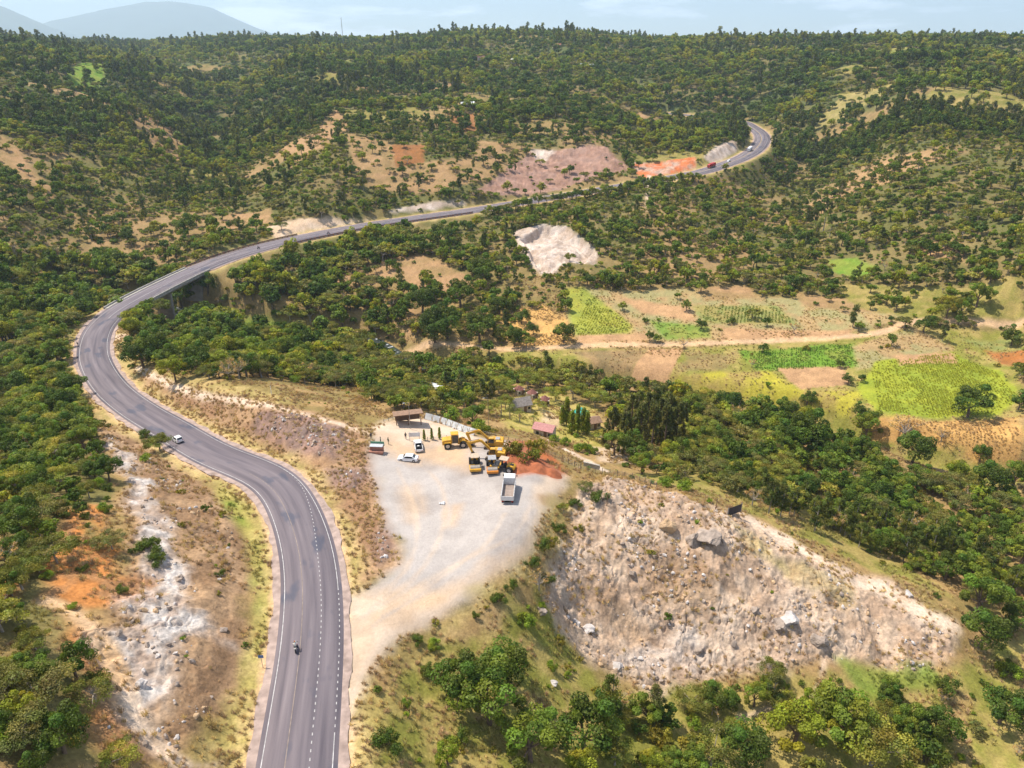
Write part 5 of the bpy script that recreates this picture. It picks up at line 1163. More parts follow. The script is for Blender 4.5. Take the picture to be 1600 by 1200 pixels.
def tipper(name, label, L=7.8, cabm='white', bodym='lgrey', open_=True):
    o = thing(name, label, 'truck'); h = L / 2; y = 1.2
    MB().box((0, 0, .85), (L - .4, .9, .25), .03).build('chassis', M_['black'], o)
    cab = MB().prism([(h - 1.95, .75), (h - 1.95, 2.75), (h - 1.75, 2.9), (h - .5, 2.88), (h - .2, 2.55), (h - .02, 1.65), (h, .6), (h - .3, .55), (h - 1.2, .75)], -y, y, taper=(1.6, .92)).build('cab', M_[cabm], o)
    bv = cab.modifiers.new('b', 'BEVEL'); bv.width = .08; bv.segments = 2; bv.limit_method = 'ANGLE'
    MB().quad((h - .03, -1.02, 1.75), (h - .03, 1.02, 1.75), (h - .2, 1.0, 2.5), (h - .2, -1.0, 2.5)).build('windscreen', M_['glass'], cab)
    for s in (1, -1):
        MB().quad((h - 1.5, s * 1.215, 1.75), (h - .35, s * 1.215, 1.75), (h - .5, s * 1.15, 2.5), (h - 1.5, s * 1.15, 2.5)).build('side_window', M_['glass'], cab)
        MB().box((h - .1, s * 1.38, 2.1), (.12, .2, .4), .03).build('mirror', M_['black'], cab); MB().box((h, s * .9, .85), (.1, .3, .2), .03).build('headlight', M_['lamp'], cab)
    x0, x1 = -h, h - 2.15; zb, zt = 1.3, 2.35
    MB().box(((x0 + x1) / 2, 0, zb), (x1 - x0, 2.4, .12)).build('bed_floor', M_['bed'], o)
    for s in (1, -1):
        sp = MB().box(((x0 + x1) / 2, s * 1.2, (zb + zt) / 2), (x1 - x0, .1, zt - zb), .02)
        for q in range(6): sp.box((x0 + .3 + q * (x1 - x0 - .6) / 5, s * 1.28, (zb + zt) / 2), (.12, .08, zt - zb), .01)
        sp.build('bed_side', M_[bodym], o)
        MB().box((x0 + .06, s * .95, 1.05), (.08, .35, .18), .02).build('tail_light', M_['red'], o)
        for x in (h - 1.2, -h + 1.1, -h + 2.35):
            wheel(o, x, s * 1.02, .5, .3)
    MB().box((x0, 0, (zb + zt) / 2 - .05), (.1, 2.36, zt - zb - .1), .02).build('tailgate', M_[bodym], o)
    MB().box((x1, 0, (zb + zt) / 2 + .25), (.12, 2.4, zt - zb + .5), .02).build('headboard', M_[bodym], o)
    MB().box((x0 - .02, 0, .75), (.1, 2.2, .14), .02).build('bumper', M_['grey'], o)
    if not open_:
        MB().box(((x0 + x1) / 2, 0, 2.55), (x1 - x0 - .02, 2.44, 1.2), .12).build('cargo_cover', M_[cabm], o)
    return o
def stadium(L, H_, n=6):
    r = H_ / 2; pts = []
    for k in range(n + 1): a = -math.pi / 2 + math.pi * k / n; pts.append((L / 2 - r + r * math.cos(a), r + r * math.sin(a)))
    for k in range(n + 1): a = math.pi / 2 + math.pi * k / n; pts.append((-L / 2 + r + r * math.cos(a), r + r * math.sin(a)))
    return pts
def excavator(label, swing=0.0):
    o = thing('excavator', label, 'excavator')
    for s in (1, -1):
        tr = MB().prism(stadium(4.2, .9), s * 1.2 - .3, s * 1.2 + .3).build('track', M_['track'], o)
        MB().box((0, s * 1.2, .45), (2.6, .66, .4), .05).build('track_frame', M_['yellowd'], tr)
    MB().cyl((0, 0, .7), (0, 0, 1.1), .75).build('turntable', M_['black'], o)
    b = MB().prism([(-2.35, 1.15), (-2.45, 1.6), (-2.3, 2.2), (-1.2, 2.3), (.2, 2.2), (1.2, 1.6), (1.25, 1.1)], -1.3, 1.3).build('house', M_['yellow'], o)
    bv = b.modifiers.new('b', 'BEVEL'); bv.width = .12; bv.segments = 2; bv.limit_method = 'ANGLE'
    MB().box((-1.0, -.2, 2.33), (1.0, 1.3, .1), .03).build('engine_hatch', M_['grey'], b); MB().cyl((-1.6, .6, 2.2), (-1.6, .6, 2.8), .07, n=8).build('exhaust', M_['black'], b)
    c = MB().prism([(-.35, 1.2), (-.35, 2.9), (-.2, 3.0), (.9, 2.98), (1.25, 2.1), (1.3, 1.2)], .35, 1.3).build('cab', M_['yellow'], o)
    MB().prism([(.98, 2.85), (1.22, 2.1), (1.25, 2.1), (1.0, 2.87)], .42, 1.23).build('windscreen', M_['glass'], c)
    for yy in (.335, 1.315): MB().quad((-.25, yy, 1.9), (1.15, yy, 1.9), (.85, yy, 2.85), (-.25, yy, 2.85)).build('cab_window', M_['glass'], c)
    MB().box((.3, .83, 3.02), (.9, .7, .05), .02).build('roof', M_['yellowd'], c)
    MB().prism([(.9, 1.5), (.9, 2.1), (3.0, 4.2), (3.5, 4.3), (6.0, 3.3), (6.1, 3.05), (5.9, 2.95), (3.4, 3.75), (3.1, 3.65)], -.55, -.15).build('boom', M_['yellow'], o)
    MB().prism([(5.7, 3.5), (6.2, 3.55), (6.35, 3.2), (5.35, .9), (5.05, .9), (5.1, 1.2)], -.5, -.2).build('stick', M_['yellow'], o)
    MB().prism([(5.45, 1.0), (5.6, .5), (5.2, 0.02), (4.5, 0.05), (4.25, .5), (4.6, .45), (4.9, .6), (4.95, 1.0)], -.9, .2).build('bucket', M_['track'], o)
    MB().cyl((1.3, -.35, 1.7), (2.9, -.35, 3.5), .09).cyl((3.6, -.35, 4.4), (5.8, -.35, 3.75), .08).build('hydraulic_ram', M_['steel'], o)
    return o
def roller(label, fr='yellow', can='tan'):
    o = thing('road_roller', label, 'road roller')
    MB().cyl((1.7, -1.05, .75), (1.7, 1.05, .75), .75, n=24).build('drum', M_['steel'], o)
    f = MB().box((1.7, 0, .95), (2.1, 2.45, .32), .05).box((2.55, 0, .8), (.3, 2.45, .5), .05); f.build('drum_frame', M_[fr], o)
    h_ = MB().prism([(-2.6, .8), (-2.65, 1.25), (-2.3, 1.6), (-.9, 1.75), (-.9, .8)], -.75, .75).build('engine_hood', M_['yellow'], o)
    bv = h_.modifiers.new('b', 'BEVEL'); bv.width = .1; bv.segments = 2; bv.limit_method = 'ANGLE'
    MB().box((-1.9, 0, 1.72), (.7, .7, .06), .02).build('vent_grille', M_['black'], h_)
    MB().box((-.2, 0, 1.05), (1.5, 1.6, .35), .05).box((.6, 0, .9), (.5, .5, .4)).build('platform', M_['black'], o)
    MB().box((-.45, 0, 1.55), (.5, .55, .7), .08).build('seat', M_['black'], o); MB().box((.35, 0, 1.6), (.25, .6, .8), .05).build('console', M_['black'], o)
    MB().box((-.1, 0, 2.85), (1.9, 1.75, .12), .04).build('canopy', M_[can], o)
    for sx in (-.9, .7):
        for s in (1, -1): MB().cyl((sx, s * .75, 1.2), (sx, s * .78, 2.82), .05, n=8).build('canopy_post', M_['black'], o)
    for s in (1, -1): wheel(o, -1.6, s * .95, .75, .5)
    return o
def loader(label):
    o = thing('wheel_loader', label, 'wheel loader')
    h_ = MB().prism([(-3.2, .9), (-3.25, 1.9), (-2.9, 2.15), (-1.1, 2.3), (-1.1, .9)], -.95, .95).build('engine_hood', M_['yellow'], o)
    bv = h_.modifiers.new('b', 'BEVEL'); bv.width = .12; bv.segments = 2; bv.limit_method = 'ANGLE'
    c = MB().prism([(-1.1, 1.2), (-1.05, 3.3), (.35, 3.3), (.65, 2.2), (.6, 1.2)], -.8, .8, taper=(2.0, .9)).build('cab', M_['glass'], o)
    MB().box((-.35, 0, 3.38), (1.75, 1.7, .2), .07).build('cab_roof', M_['yellow'], c)
    for sx in (-1.06, .55):
        for s in (1, -1): MB().box((sx * .95, s * .78, 2.2), (.12, .12, 2.1)).build('cab_pillar', M_['yellow'], c)
    MB().box((1.2, 0, 1.1), (1.8, 1.1, .7), .08).build('front_frame', M_['yellow'], o)
    for s in (1, -1):
        MB().prism([(.7, 1.6), (.9, 1.95), (2.3, 1.5), (3.2, .6), (3.0, .4), (2.1, 1.1)], s * .5 - .1, s * .5 + .1).build('lift_arm', M_['yellow'], o)
        for x in (-2.0, 1.5): wheel(o, x, s * 1.05, .8, .6)
        MB().box((-2.0, s * 1.05, 1.68), (1.5, .62, .08), .03).build('mudguard', M_['yellow'], o)
    MB().prism([(3.0, .95), (3.15, .2), (3.5, .05), (4.2, .05), (4.2, .12), (3.55, .2), (3.3, .45), (3.2, 1.1)], -1.35, 1.35).build('bucket', M_['yellowd'], o)
    return o
def motorcycle(label):
    o = thing('motorcycle', label, 'motorcycle')
    for x in (.62, -.62):
        w1 = MB().cyl((x, -.06, .3), (x, .06, .3), .3, n=18).build('wheel', M_['tyre'], o); MB().cyl((x, -.07, .3), (x, .07, .3), .18, n=12).build('rim', M_['rim'], w1)
    MB().prism([(-.45, .45), (-.1, .38), (.3, .42), (.35, .62), (-.35, .62)], -.12, .12).build('engine', M_['grey'], o)
    MB().box((.2, 0, .82), (.5, .3, .24), .09).build('fuel_tank', M_['redp'], o); MB().box((-.4, 0, .84), (.75, .28, .12), .05).build('seat', M_['black'], o)
    MB().cyl((.62, 0, .3), (.42, 0, 1.0), .045, n=8).build('fork', M_['rim'], o); MB().cyl((.38, -.36, 1.06), (.38, .36, 1.06), .022, n=8).build('handlebar', M_['black'], o); MB().cyl((.55, 0, .9), (.66, 0, .9), .09, n=12).build('headlamp', M_['lamp'], o)
    MB().box((-.82, 0, .9), (.3, .34, .04), .01).build('luggage_rack', M_['steelp'], o); MB().prism([(-.95, .6), (-.6, .64), (-.35, .58), (-.35, .54), (-.6, .6), (-.95, .55)], -.08, .08).build('mudguard', M_['black'], o)
    return o
SKIN = mat('skin', (.10, .055, .035), .6); HAIR = mat('hair', (.012, .01, .009), .8)
def person(label, shirt, trousers, pose='stand', helmet=None):
    """one continuous body grown over a posed skeleton; clothing colours by region"""
    if pose == 'stand':
        J = {'pel': (0, 0, .95), 'spi': (.0, 0, 1.18), 'che': (.01, 0, 1.38), 'nec': (.01, 0, 1.50), 'hd0': (.02, 0, 1.57), 'hd1': (.03, 0, 1.66), 'hd2': (.025, 0, 1.74)}
        for s, n_ in ((1, 'l'), (-1, 'r')):
            st = .06 * s
            J.update({'hip' + n_: (0, .10 * s, .90), 'kne' + n_: (.03 + st, .11 * s, .50), 'ank' + n_: (-.01 + st, .12 * s, .09), 'toe' + n_: (.16 + st, .14 * s, .035), 'sho' + n_: (0, .185 * s, 1.41), 'elb' + n_: (-.02 - st, .25 * s, 1.13), 'wri' + n_: (.07 - st, .26 * s, .89), 'han' + n_: (.09 - st, .26 * s, .80)})
    else:
        J = {'pel': (-.35, 0, .98), 'spi': (-.32, 0, 1.18), 'che': (-.24, 0, 1.38), 'nec': (-.19, 0, 1.49), 'hd0': (-.16, 0, 1.56), 'hd1': (-.14, 0, 1.65), 'hd2': (-.15, 0, 1.73)}
        for s, n_ in ((1, 'l'), (-1, 'r')):
            J.update({'hip' + n_: (-.33, .12 * s, .94), 'kne' + n_: (.12, .25 * s, .86), 'ank' + n_: (-.02, .23 * s, .42), 'toe' + n_: (.15, .24 * s, .36), 'sho' + n_: (-.22, .19 * s, 1.40), 'elb' + n_: (.05, .30 * s, 1.20), 'wri' + n_: (.30, .31 * s, 1.09), 'han' + n_: (.37, .31 * s, 1.07)})
    Rd = {'pel': (.15, .12), 'spi': (.14, .11), 'che': (.17, .115), 'nec': (.06, .06), 'hd0': (.075, .07), 'hd1': (.10, .085), 'hd2': (.07, .07), 'hip': (.10, .10), 'kne': (.068, .068), 'ank': (.045, .045), 'toe': (.045, .03), 'sho': (.075, .075), 'elb': (.05, .05), 'wri': (.034, .034), 'han': (.05, .025)}
    E = [('pel', 'spi'), ('spi', 'che'), ('che', 'nec'), ('nec', 'hd0'), ('hd0', 'hd1'), ('hd1', 'hd2')]
    for n_ in 'lr': E += [('pel', 'hip' + n_), ('hip' + n_, 'kne' + n_), ('kne' + n_, 'ank' + n_), ('ank' + n_, 'toe' + n_), ('che', 'sho' + n_), ('sho' + n_, 'elb' + n_), ('elb' + n_, 'wri' + n_), ('wri' + n_, 'han' + n_)]
    ks = list(J); me = bpy.data.meshes.new('sk'); me.from_pydata([J[k] for k in ks], [(ks.index(a), ks.index(b_)) for a, b_ in E], [])
    o = bpy.data.objects.new('sk', me); COL.objects.link(o); md = o.modifiers.new('skin', 'SKIN'); md.use_smooth_shade = True
    for i, k in enumerate(ks):
        r_ = Rd.get(k) or Rd[k[:-1]]; me.skin_vertices[0].data[i].radius = r_; me.skin_vertices[0].data[i].use_root = (k == 'pel')
    sb = o.modifiers.new('sub', 'SUBSURF'); sb.levels = 1; sb.render_levels = 1
    dg = bpy.context.evaluated_depsgraph_get(); bme = bpy.data.meshes.new_from_object(o.evaluated_get(dg)); bpy.data.objects.remove(o)
    bme.materials.clear(); [bme.materials.append(q) for q in (SKIN, mat('shirt', shirt, .9), mat('trousers', trousers, .9), M_['black'])]
    segs = [(np.array(J[a]), np.array(J[b_]), 0 if a in ('nec', 'hd0', 'hd1') or a[:3] in ('wri',) or a[:3] == 'elb' else 2 if a[:3] in ('hip', 'kne') or (a == 'pel' and b_ != 'spi') else 3 if a[:3] == 'ank' else 1) for a, b_ in E]
    for p in bme.polygons:
        c = np.array(p.center); best = min(segs, key=lambda q: np.linalg.norm(c - (q[0] + (q[1] - q[0]) * min(1, max(0, ((c - q[0]) @ (q[1] - q[0])) / ((q[1] - q[0]) @ (q[1] - q[0]))))))); p.material_index = best[2]; p.use_smooth = True
    po = thing('person', label, 'person'); link('body', bme, po)
    hd = J['hd1']; hb = MB(); bmesh.ops.create_icosphere(hb.b, subdivisions=2, radius=.108, matrix=Matrix.Translation((hd[0] - .015, 0, hd[2] + .035)))
    for v in list(hb.b.verts):
        if v.co.x > hd[0] + .045 and v.co.z < hd[2] + .06 or v.co.z < hd[2] - .03: hb.b.verts.remove(v)
    hb.build('helmet' if helmet else 'hair', mat('helmet', helmet, .3) if helmet else HAIR, po, True)
    return po
def boulder(label, px, py, wpx, m='rock', h=.8, seed=0, sink=.42, asp=1.0):
    p = hit(px, py); dep = p[1] * CP - p[2] * SP; R = wpx * dep / F / 2
    b = bmesh.new(); bmesh.ops.create_icosphere(b, subdivisions=4, radius=1)
    r = np.random.default_rng(seed + 5); k1 = r.normal(0, 1, (13, 3)); k1 /= np.linalg.norm(k1, axis=1)[:, None]; cut = r.uniform(.5, .85, 13)
    for v in b.verts:
        c = np.array(v.co); 
        for n_, q in zip(k1, cut):
            d_ = c @ n_
            if d_ > q: c = c - n_ * (d_ - q) * .97
        c *= 1 + .34 * (float(vn(c[0] * 2.2 + seed, c[1] * 2.2 + c[2] * 1.7)) - .5) + .16 * (abs(float(vn(c[0] * 5 + seed, c[1] * 5 + c[2] * 4)) - .5)) + .10 * (float(vn(c[0] * 11 + seed, c[1] * 11 + c[2] * 9)) - .5)
        v.co = (c[0] * R, c[1] * R * asp, c[2] * R * h)
    me = bpy.data.meshes.new('boulder'); b.to_mesh(me); b.free(); me.materials.append(M_[m])
    o = link('boulder', me); o.location = (p[0], p[1], p[2] + CAMZ + R * h * (1 - sink) - R * h * sink); o.rotation_euler = (0, 0, seed * 1.3); tag(o, label, 'boulder'); return o
def hut(name, label, cat, px, py, w_, d_, wall_h, roof_h, ang, roofm, wallm='wall', style='gable', over=.4, posts=False):
    p = hit(px, py); o = thing(name, label, cat); setat(o, p, ang); x, y = w_ / 2, d_ / 2
    if posts:
        for sx in (-1, 0, 1):
            for sy in (-1, 1): MB().box((sx * (x - .15), sy * (y - .15), wall_h / 2), (.22, .22, wall_h)).build('post', M_['wood'], o)
        MB().box((0, y - .1, wall_h * .5), (w_ - .3, .12, wall_h)).build('back_wall', M_['wood'], o)
    else:
        wl = MB().box((0, 0, wall_h / 2 - .3), (w_, d_, wall_h + .6)); wl.build('wall', M_[wallm], o)
        MB().box((x * .3, -y - .02, 1.0), (.9, .08, 2.0)).build('door', M_['wood'], o)
        for sx in (-.55, .75): MB().box((sx * x, -y - .02, wall_h * .6), (.8, .08, .8)).build('window', M_['glass'], o)
    X_, Y_ = x + over, y + over
    if style == 'gable':
        for s in (1, -1):
            MB().prism([(0, 0), (0, .12), (1, .12), (1, 0)], 0, 1)
            r_ = MB(); r_.b.verts.ensure_lookup_table(); A_ = [(-X_, s * Y_, wall_h), (X_, s * Y_, wall_h), (X_, 0, wall_h + roof_h), (-X_, 0, wall_h + roof_h)]
            up_ = [(a, b_, c + .14) for a, b_, c in A_]; vs = [r_.b.verts.new(q) for q in A_ + up_]
            for f in ((0, 1, 2, 3), (4, 5, 6, 7), (0, 1, 5, 4), (1, 2, 6, 5), (2, 3, 7, 6), (3, 0, 4, 7)): r_.b.faces.new([vs[i] for i in f])
            ro_ = r_.build('roof', M_[roofm], o)
        if not posts:
            for s in (1, -1): MB().quad((s * x, -y, wall_h), (s * x, y, wall_h), (s * x, 0, wall_h + roof_h * .92)).build('gable', M_[wallm], o)
    elif style == 'shed':
        MB().box((0, 0, wall_h + roof_h * .5), (2 * X_, 2 * Y_, .14), rot=('X', math.atan2(roof_h, d_))).build('roof', M_[roofm], o) if False else None
        r_ = MB(); A_ = [(-X_, -Y_, wall_h + roof_h), (X_, -Y_, wall_h + roof_h), (X_, Y_, wall_h), (-X_, Y_, wall_h)]; vs = [r_.b.verts.new(q) for q in A_ + [(a, b_, c + .14) for a, b_, c in A_]]
        for f in ((0, 1, 2, 3), (4, 5, 6, 7), (0, 1, 5, 4), (1, 2, 6, 5), (2, 3, 7, 6), (3, 0, 4, 7)): r_.b.faces.new([vs[i] for i in f])
        r_.build('roof', M_[roofm], o)
    else:
        bmr = MB(); bmr.b.verts.ensure_lookup_table(); ap = bmr.b.verts.new((0, 0, wall_h + roof_h)); rg = [bmr.b.verts.new((X_ * math.cos(a), Y_ * math.sin(a), wall_h)) for a in np.linspace(0, 6.2832, 9)[:-1] + math.pi / 8]
        for i in range(8): bmr.b.faces.new((ap, rg[i], rg[(i + 1) % 8]))
        bmr.b.faces.new(rg); bmr.build('roof', M_[roofm], o)
    return o
# ================================================================== THINGS IN THE SCENE
def on_road(px, py, off):
    i = road_index(px, py); p = road[i].copy(); p[:2] += road_n[i] * off; p[2] += .01; i2 = min(i + 2, last); g = (road[i2, 2] - road[i, 2]) / (np.linalg.norm(road[i2, :2] - road[i, :2]) + 1e-6)
    return p, math.atan2(_tan[i, 1], _tan[i, 0]), math.atan(g)
def road_put(o, px, py, off, rev=False):
    p, a, g = on_road(px, py, off); setat(o, p, a + (math.pi if rev else 0), -g if rev else g); o.location.z += 0; return o
road_put(car('hatchback_car', 'white hatchback driving along the road past the brown bank', 'car', 3.7, 1.62, 1.5, 'hatch'), 291, 689, 2.0)
m1 = road_put(motorcycle('motorcycle ridden by a person in white, on the road near the lot entrance'), 466, 1005, 1.9)
r1_ = person('rider in a white shirt and orange vest on the motorcycle near the lot entrance', (.72, .68, .58), (.03, .03, .035), 'ride', (.5, .2, .08)); r1_.location = m1.location; r1_.rotation_euler = m1.rotation_euler; r1_.location.z -= .08
for (px, py, off, a_, b_) in ((402, 388, -.5, 'dark motorcycle on the causeway beside the first guard rail', 'rider in dark clothes on the causeway beside the first guard rail'), (510, 366, -2.5, 'motorcycle beyond the guard rail where the road straightens', 'rider in dark clothes where the road straightens beyond the guard rail')):
    m2 = road_put(motorcycle(a_), px, py, off); r2_ = person(b_, (.05, .05, .07), (.04, .04, .05), 'ride'); r2_.location = m2.location; r2_.rotation_euler = m2.rotation_euler; r2_.location.z -= .08
road_put(tipper('cargo_truck', 'red covered truck on the far road below the orange cutting', 8.5, 'redp', 'redp', False), 1117, 262, 3.2, True)
road_put(car('hatchback_car', 'small white car following the red truck on the far road', 'car', 3.9, 1.65, 1.5, 'hatch'), 1143, 252, 2.6, True)
road_put(tipper('cargo_truck', 'pale grey box truck rounding the far bend', 8.0, 'white', 'lgrey', False), 1178, 236, 3.4, True)
def at(o, px, py, ang, dz=0.0): return setat(o, hit(px, py), math.radians(ang), 0, dz)
# vehicles on the gravel (hit pixel = ground under the middle)
at(tipper('tipper_truck', 'white tipper truck with an empty brown bed on the gravel lot'), 795, 773, 86)
at(car('sedan_car', 'white sedan parked side-on near the signboard on the lot', 'car', 4.5, 1.75, 1.45, 'sedan'), 638, 719, 174)
at(car('pickup_truck', 'white pickup with a dark load in its bed beside the sedan', 'pickup', 5.0, 1.8, 1.75, 'pickup', load=True), 654, 700, 102)
at(loader('yellow wheel loader with a tall cab at the end of the machine row'), 713, 697, 8)
at(excavator('yellow excavator at the back of the row with its boom over the loader bucket'), 771, 699, 176)
at(excavator('yellow excavator in the middle of the row behind the rollers'), 774, 716, 172)
at(roller('dusty yellow road roller with a brown canopy beside the excavator stick', 'yellow', 'tan'), 742, 730, -84)
at(roller('road roller with an orange drum frame and grey canopy', 'orange', 'grey'), 769, 733, -86)
at(roller('yellow road roller turned sideways behind the white tipper truck', 'yellow', 'tan'), 787, 734, 160)
# people on the lot
for i, (px, py, sh, tr_, lb, an) in enumerate(((580, 686, (.06, .06, .08), (.03, .03, .04), 'person in dark clothes standing beyond the brick plinth', -60), (595, 693, (.16, .2, .14), (.05, .05, .06), 'person in a green top beside the brick plinth', 180), (607, 694, (.10, .12, .07), (.10, .09, .05), 'person in olive clothes walking between the plinth and the sedan', 40), (634, 686, (.02, .02, .025), (.02, .02, .025), 'person in black standing beside the signboard', 100))):
    at(person(lb, sh, tr_), px, py, an)
at(person('pedestrian in dark clothes on the roadside of the outer bend', (.05, .06, .1), (.03, .03, .04)), 122, 541, 60)
at(person('person in brown walking on the bare earth below the rocky outcrop', (.2, .09, .06), (.05, .04, .04)), 1481, 1152, 80)
# signs and small fixtures
s_ = thing('brick_plinth', 'red brick plinth carrying a sloping grey plaque at the lot edge', 'monument'); at(s_, 589, 706, -4)
MB().box((0, -.6, .3), (3.2, 1.0, .6), .04).build('base', M_['brick'], s_); MB().box((0, .1, .75), (3.0, .9, 1.5), .04).build('wall', M_['brick'], s_)
MB().prism([(-1.45, 1.55), (1.45, 1.55), (1.45, 1.65), (-1.45, 1.65)], -.55, 1.0).build('plaque', M_['farroof'], s_)
MB().box((0, .9, 1.6), (3.1, .14, 1.1), .03).build('backboard', M_['green'], s_)
s_ = thing('signboard', 'pale signboard on two posts behind the pickup', 'sign'); at(s_, 648, 689, 4)
MB().box((0, 0, 1.7), (2.6, .08, 1.1), .02).build('panel', M_['lgrey'], s_)
for q in (-1.1, 1.1): MB().cyl((q, .08, -.1), (q, .08, 2.3), .05, n=8).build('post', M_['steelp'], s_)
s_ = thing('road_sign', 'small blue road sign on a post in the roadside grass', 'sign'); at(s_, 411, 1043, -85)
MB().cyl((0, 0, -.2), (0, 0, 2.2), .04, n=8).build('post', M_['steelp'], s_); MB().box((.05, 0, 2.1), (.04, .75, .55), .02).build('panel', M_['blue'], s_)
for (px, py, h_, lb) in ((641, 670, 7, 'tall lamp post behind the brown-roofed shelter'), (763, 664, 8, 'lamp post among the bushes behind the machine row')):
    s_ = thing('lamp_post', lb, 'lamp post'); at(s_, px, py, 200); MB().cyl((0, 0, -.2), (0, 0, h_), .07, .05, n=8).build('pole', M_['steelp'], s_); MB().cyl((0, 0, h_), (1.0, 0, h_ + .15), .04, n=8).build('arm', M_['steelp'], s_); MB().box((1.15, 0, h_ + .15), (.5, .2, .1), .03).build('lamp_head', M_['lgrey'], s_)
o = thing('cloth_bundle', 'small white cloth bundle on the gravel', 'bundle'); at(o, 691, 788, 20)
bb = MB()
for q in range(7): bb.box((random.uniform(-.5, .5), random.uniform(-.35, .35), .18), (random.uniform(.3, .6), random.uniform(.25, .5), random.uniform(.25, .45)), .09, rot=('Z', q))
bb.build('cloth', M_['white'], o, True)
# shelter, fences
hut('shelter', 'brown-roofed open shelter on the pale ground behind the lot', 'shelter', 638, 661, 6.2, 3.6, 2.3, 1.1, math.radians(14), 'roofb', style='shed', posts=True, over=.5)
def fence(name, label, pts, post_h, gap, style, m='pole', cat='fence'):
    L = hits(pts); L = resample(np.array(L), gap); f = thing(name, label, cat)
    for i in range(len(L)):
        p = L[i]; z = float(ground(p[0], p[1])[0]) + CAMZ
        pm = MB().cyl((p[0], p[1], z - .3), (p[0], p[1], z + post_h), .07, n=6).build('post', M_[m], f)
        if i + 1 < len(L):
            q = L[i + 1]; z2 = float(ground(q[0], q[1])[0]) + CAMZ; a = Vector((p[0], p[1], z)); b_ = Vector((q[0], q[1], z2))
            if style == 'sheet':
                d_ = (b_ - a); n_ = Vector((-d_.y, d_.x, 0)).normalized(); a2 = a + d_ * .04; b2 = b_ - d_ * .04; lean = n_ * .75
                k = MB(); nn = 12; up_ = Vector((0, 0, post_h))
                lo = [k.b.verts.new(a2 + (b2 - a2) * (t_ / nn) + n_ * (.06 * (t_ % 2)) + Vector((0, 0, .05))) for t_ in range(nn + 1)]; hi = [k.b.verts.new(a2 + (b2 - a2) * (t_ / nn) + n_ * (.06 * (t_ % 2)) + up_ + lean) for t_ in range(nn + 1)]
                for t_ in range(nn): k.b.faces.new((lo[t_], lo[t_ + 1], hi[t_ + 1], hi[t_]))
                k.build('sheet', M_['sheet'], f)
            else:
                for hz in ((.35, .7, 1.05, 1.4) if style == 'wire' else (.5, 1.0)):
                    if hz < post_h: MB().cyl(a + Vector((0, 0, hz)), b_ + Vector((0, 0, hz)), .018 if style == 'wire' else .05, n=5).build('wire' if style == 'wire' else 'rail', M_['wire'] if style == 'wire' else M_['sheet'], f)
    return f
fence('sheet_fence', 'leaning white corrugated sheet fence running from the shelter to the machines', [(663, 655), (690, 662), (715, 672), (745, 683)], 1.5, 2.2, 'sheet')
fence('rail_fence', 'white low rail fence behind the pickup and loader', [(668, 688), (690, 686), (708, 684)], .9, 1.5, 'rail')
fence('rail_fence', 'low rail fence running from the shelter towards the brown bank', [(600, 660), (615, 655), (628, 652)], 1.0, 1.6, 'rail')
fence('wire_fence', 'wire fence on timber posts from the red soil heap towards the outcrop', [(845, 708), (880, 722), (910, 735), (950, 742), (1000, 752), (1030, 765)], 1.7, 1.7, 'wire')
fence('wire_fence', 'wire fence on timber posts behind the excavators', [(755, 682), (790, 690), (825, 700)], 1.6, 1.7, 'wire')
s_ = thing('concrete_block_wall', 'pale block wall stub beside the wire fence', 'wall'); at(s_, 924, 731, -25)
for q in range(4):
    for k in range(3): MB().box((-1.5 + q * 1.0 + (k % 2) * .1, 0, .2 + k * .42), (.97, .45, .4), .03).build('block', M_['conc'] if 'conc' in M_ else m_conc, s_)
s_ = thing('dark_gate', 'dark sheet-metal gate standing across the head of the outcrop track', 'gate'); at(s_, 1147, 803, 28)
for q in range(4): MB().box((-1.35 + q * .9, 0, 1.0), (.88, .08, 2.0), .02).build('panel', M_['darkp'], s_)
for q in (-1.9, 1.9): MB().box((q, 0, 1.05), (.18, .18, 2.3), .02).build('post', M_['steelp'], s_)
for (px, py, lb) in ((1118, 795, 'thin dark post standing alone near the dark gate'), (948, 790, 'dead leaning trunk standing on the lot edge by the shrubs'), (424, 616, 'white marker post on the crest of the brown bank')):
    s_ = thing('marker_post', lb, 'post'); at(s_, px, py, 0); MB().cyl((0, 0, -.3), (.1, 0, 2.6), .09, .06, n=8).build('shaft', M_['white'] if 'white' in lb else M_['wood'], s_); MB().box((.1, 0, 2.6), (.22, .22, .12), .03).build('cap', M_['wood'], s_)
# red soil heap
hp = hit(836, 728); hb = []; nn = 46
gx, gy = np.meshgrid(np.linspace(-9.5, 9.5, nn), np.linspace(-7, 7, 36), indexing='ij'); wx_ = gx + hp[0]; wy_ = gy + hp[1]; hz = np.zeros_like(gx)
for (ax, ay, ah, aw) in ((-5, 2.5, 1.6, 3.0), (-2, 1, 1.7, 2.6), (.8, -1, 1.8, 2.6), (3.8, -1.8, 1.5, 2.0), (-3.5, -2, 1.3, 2.4), (0, 3.2, 1.2, 2.6)): hz = np.maximum(hz, ah * (1 - np.hypot(gx - ax, gy - ay) / aw / 1.25))
hz = hz + (fbm(wx_, wy_, 1.2, 3, 4) - .5) * .5 - .25
vz = hgrid(wx_.ravel(), wy_.ravel()) + np.maximum(hz.ravel(), -.4) + CAMZ; i, j = np.meshgrid(np.arange(nn - 1), np.arange(35), indexing='ij'); v = (i * 36 + j).ravel()
tag(link('soil_heap', mesh_np('soil_heap', np.c_[wx_.ravel(), wy_.ravel(), vz], np.stack([v, v + 36, v + 37, v + 1], 1), [M_['soil']], smooth=True)), 'heap of red soil under the lone tree beside the machines', 'soil heap')
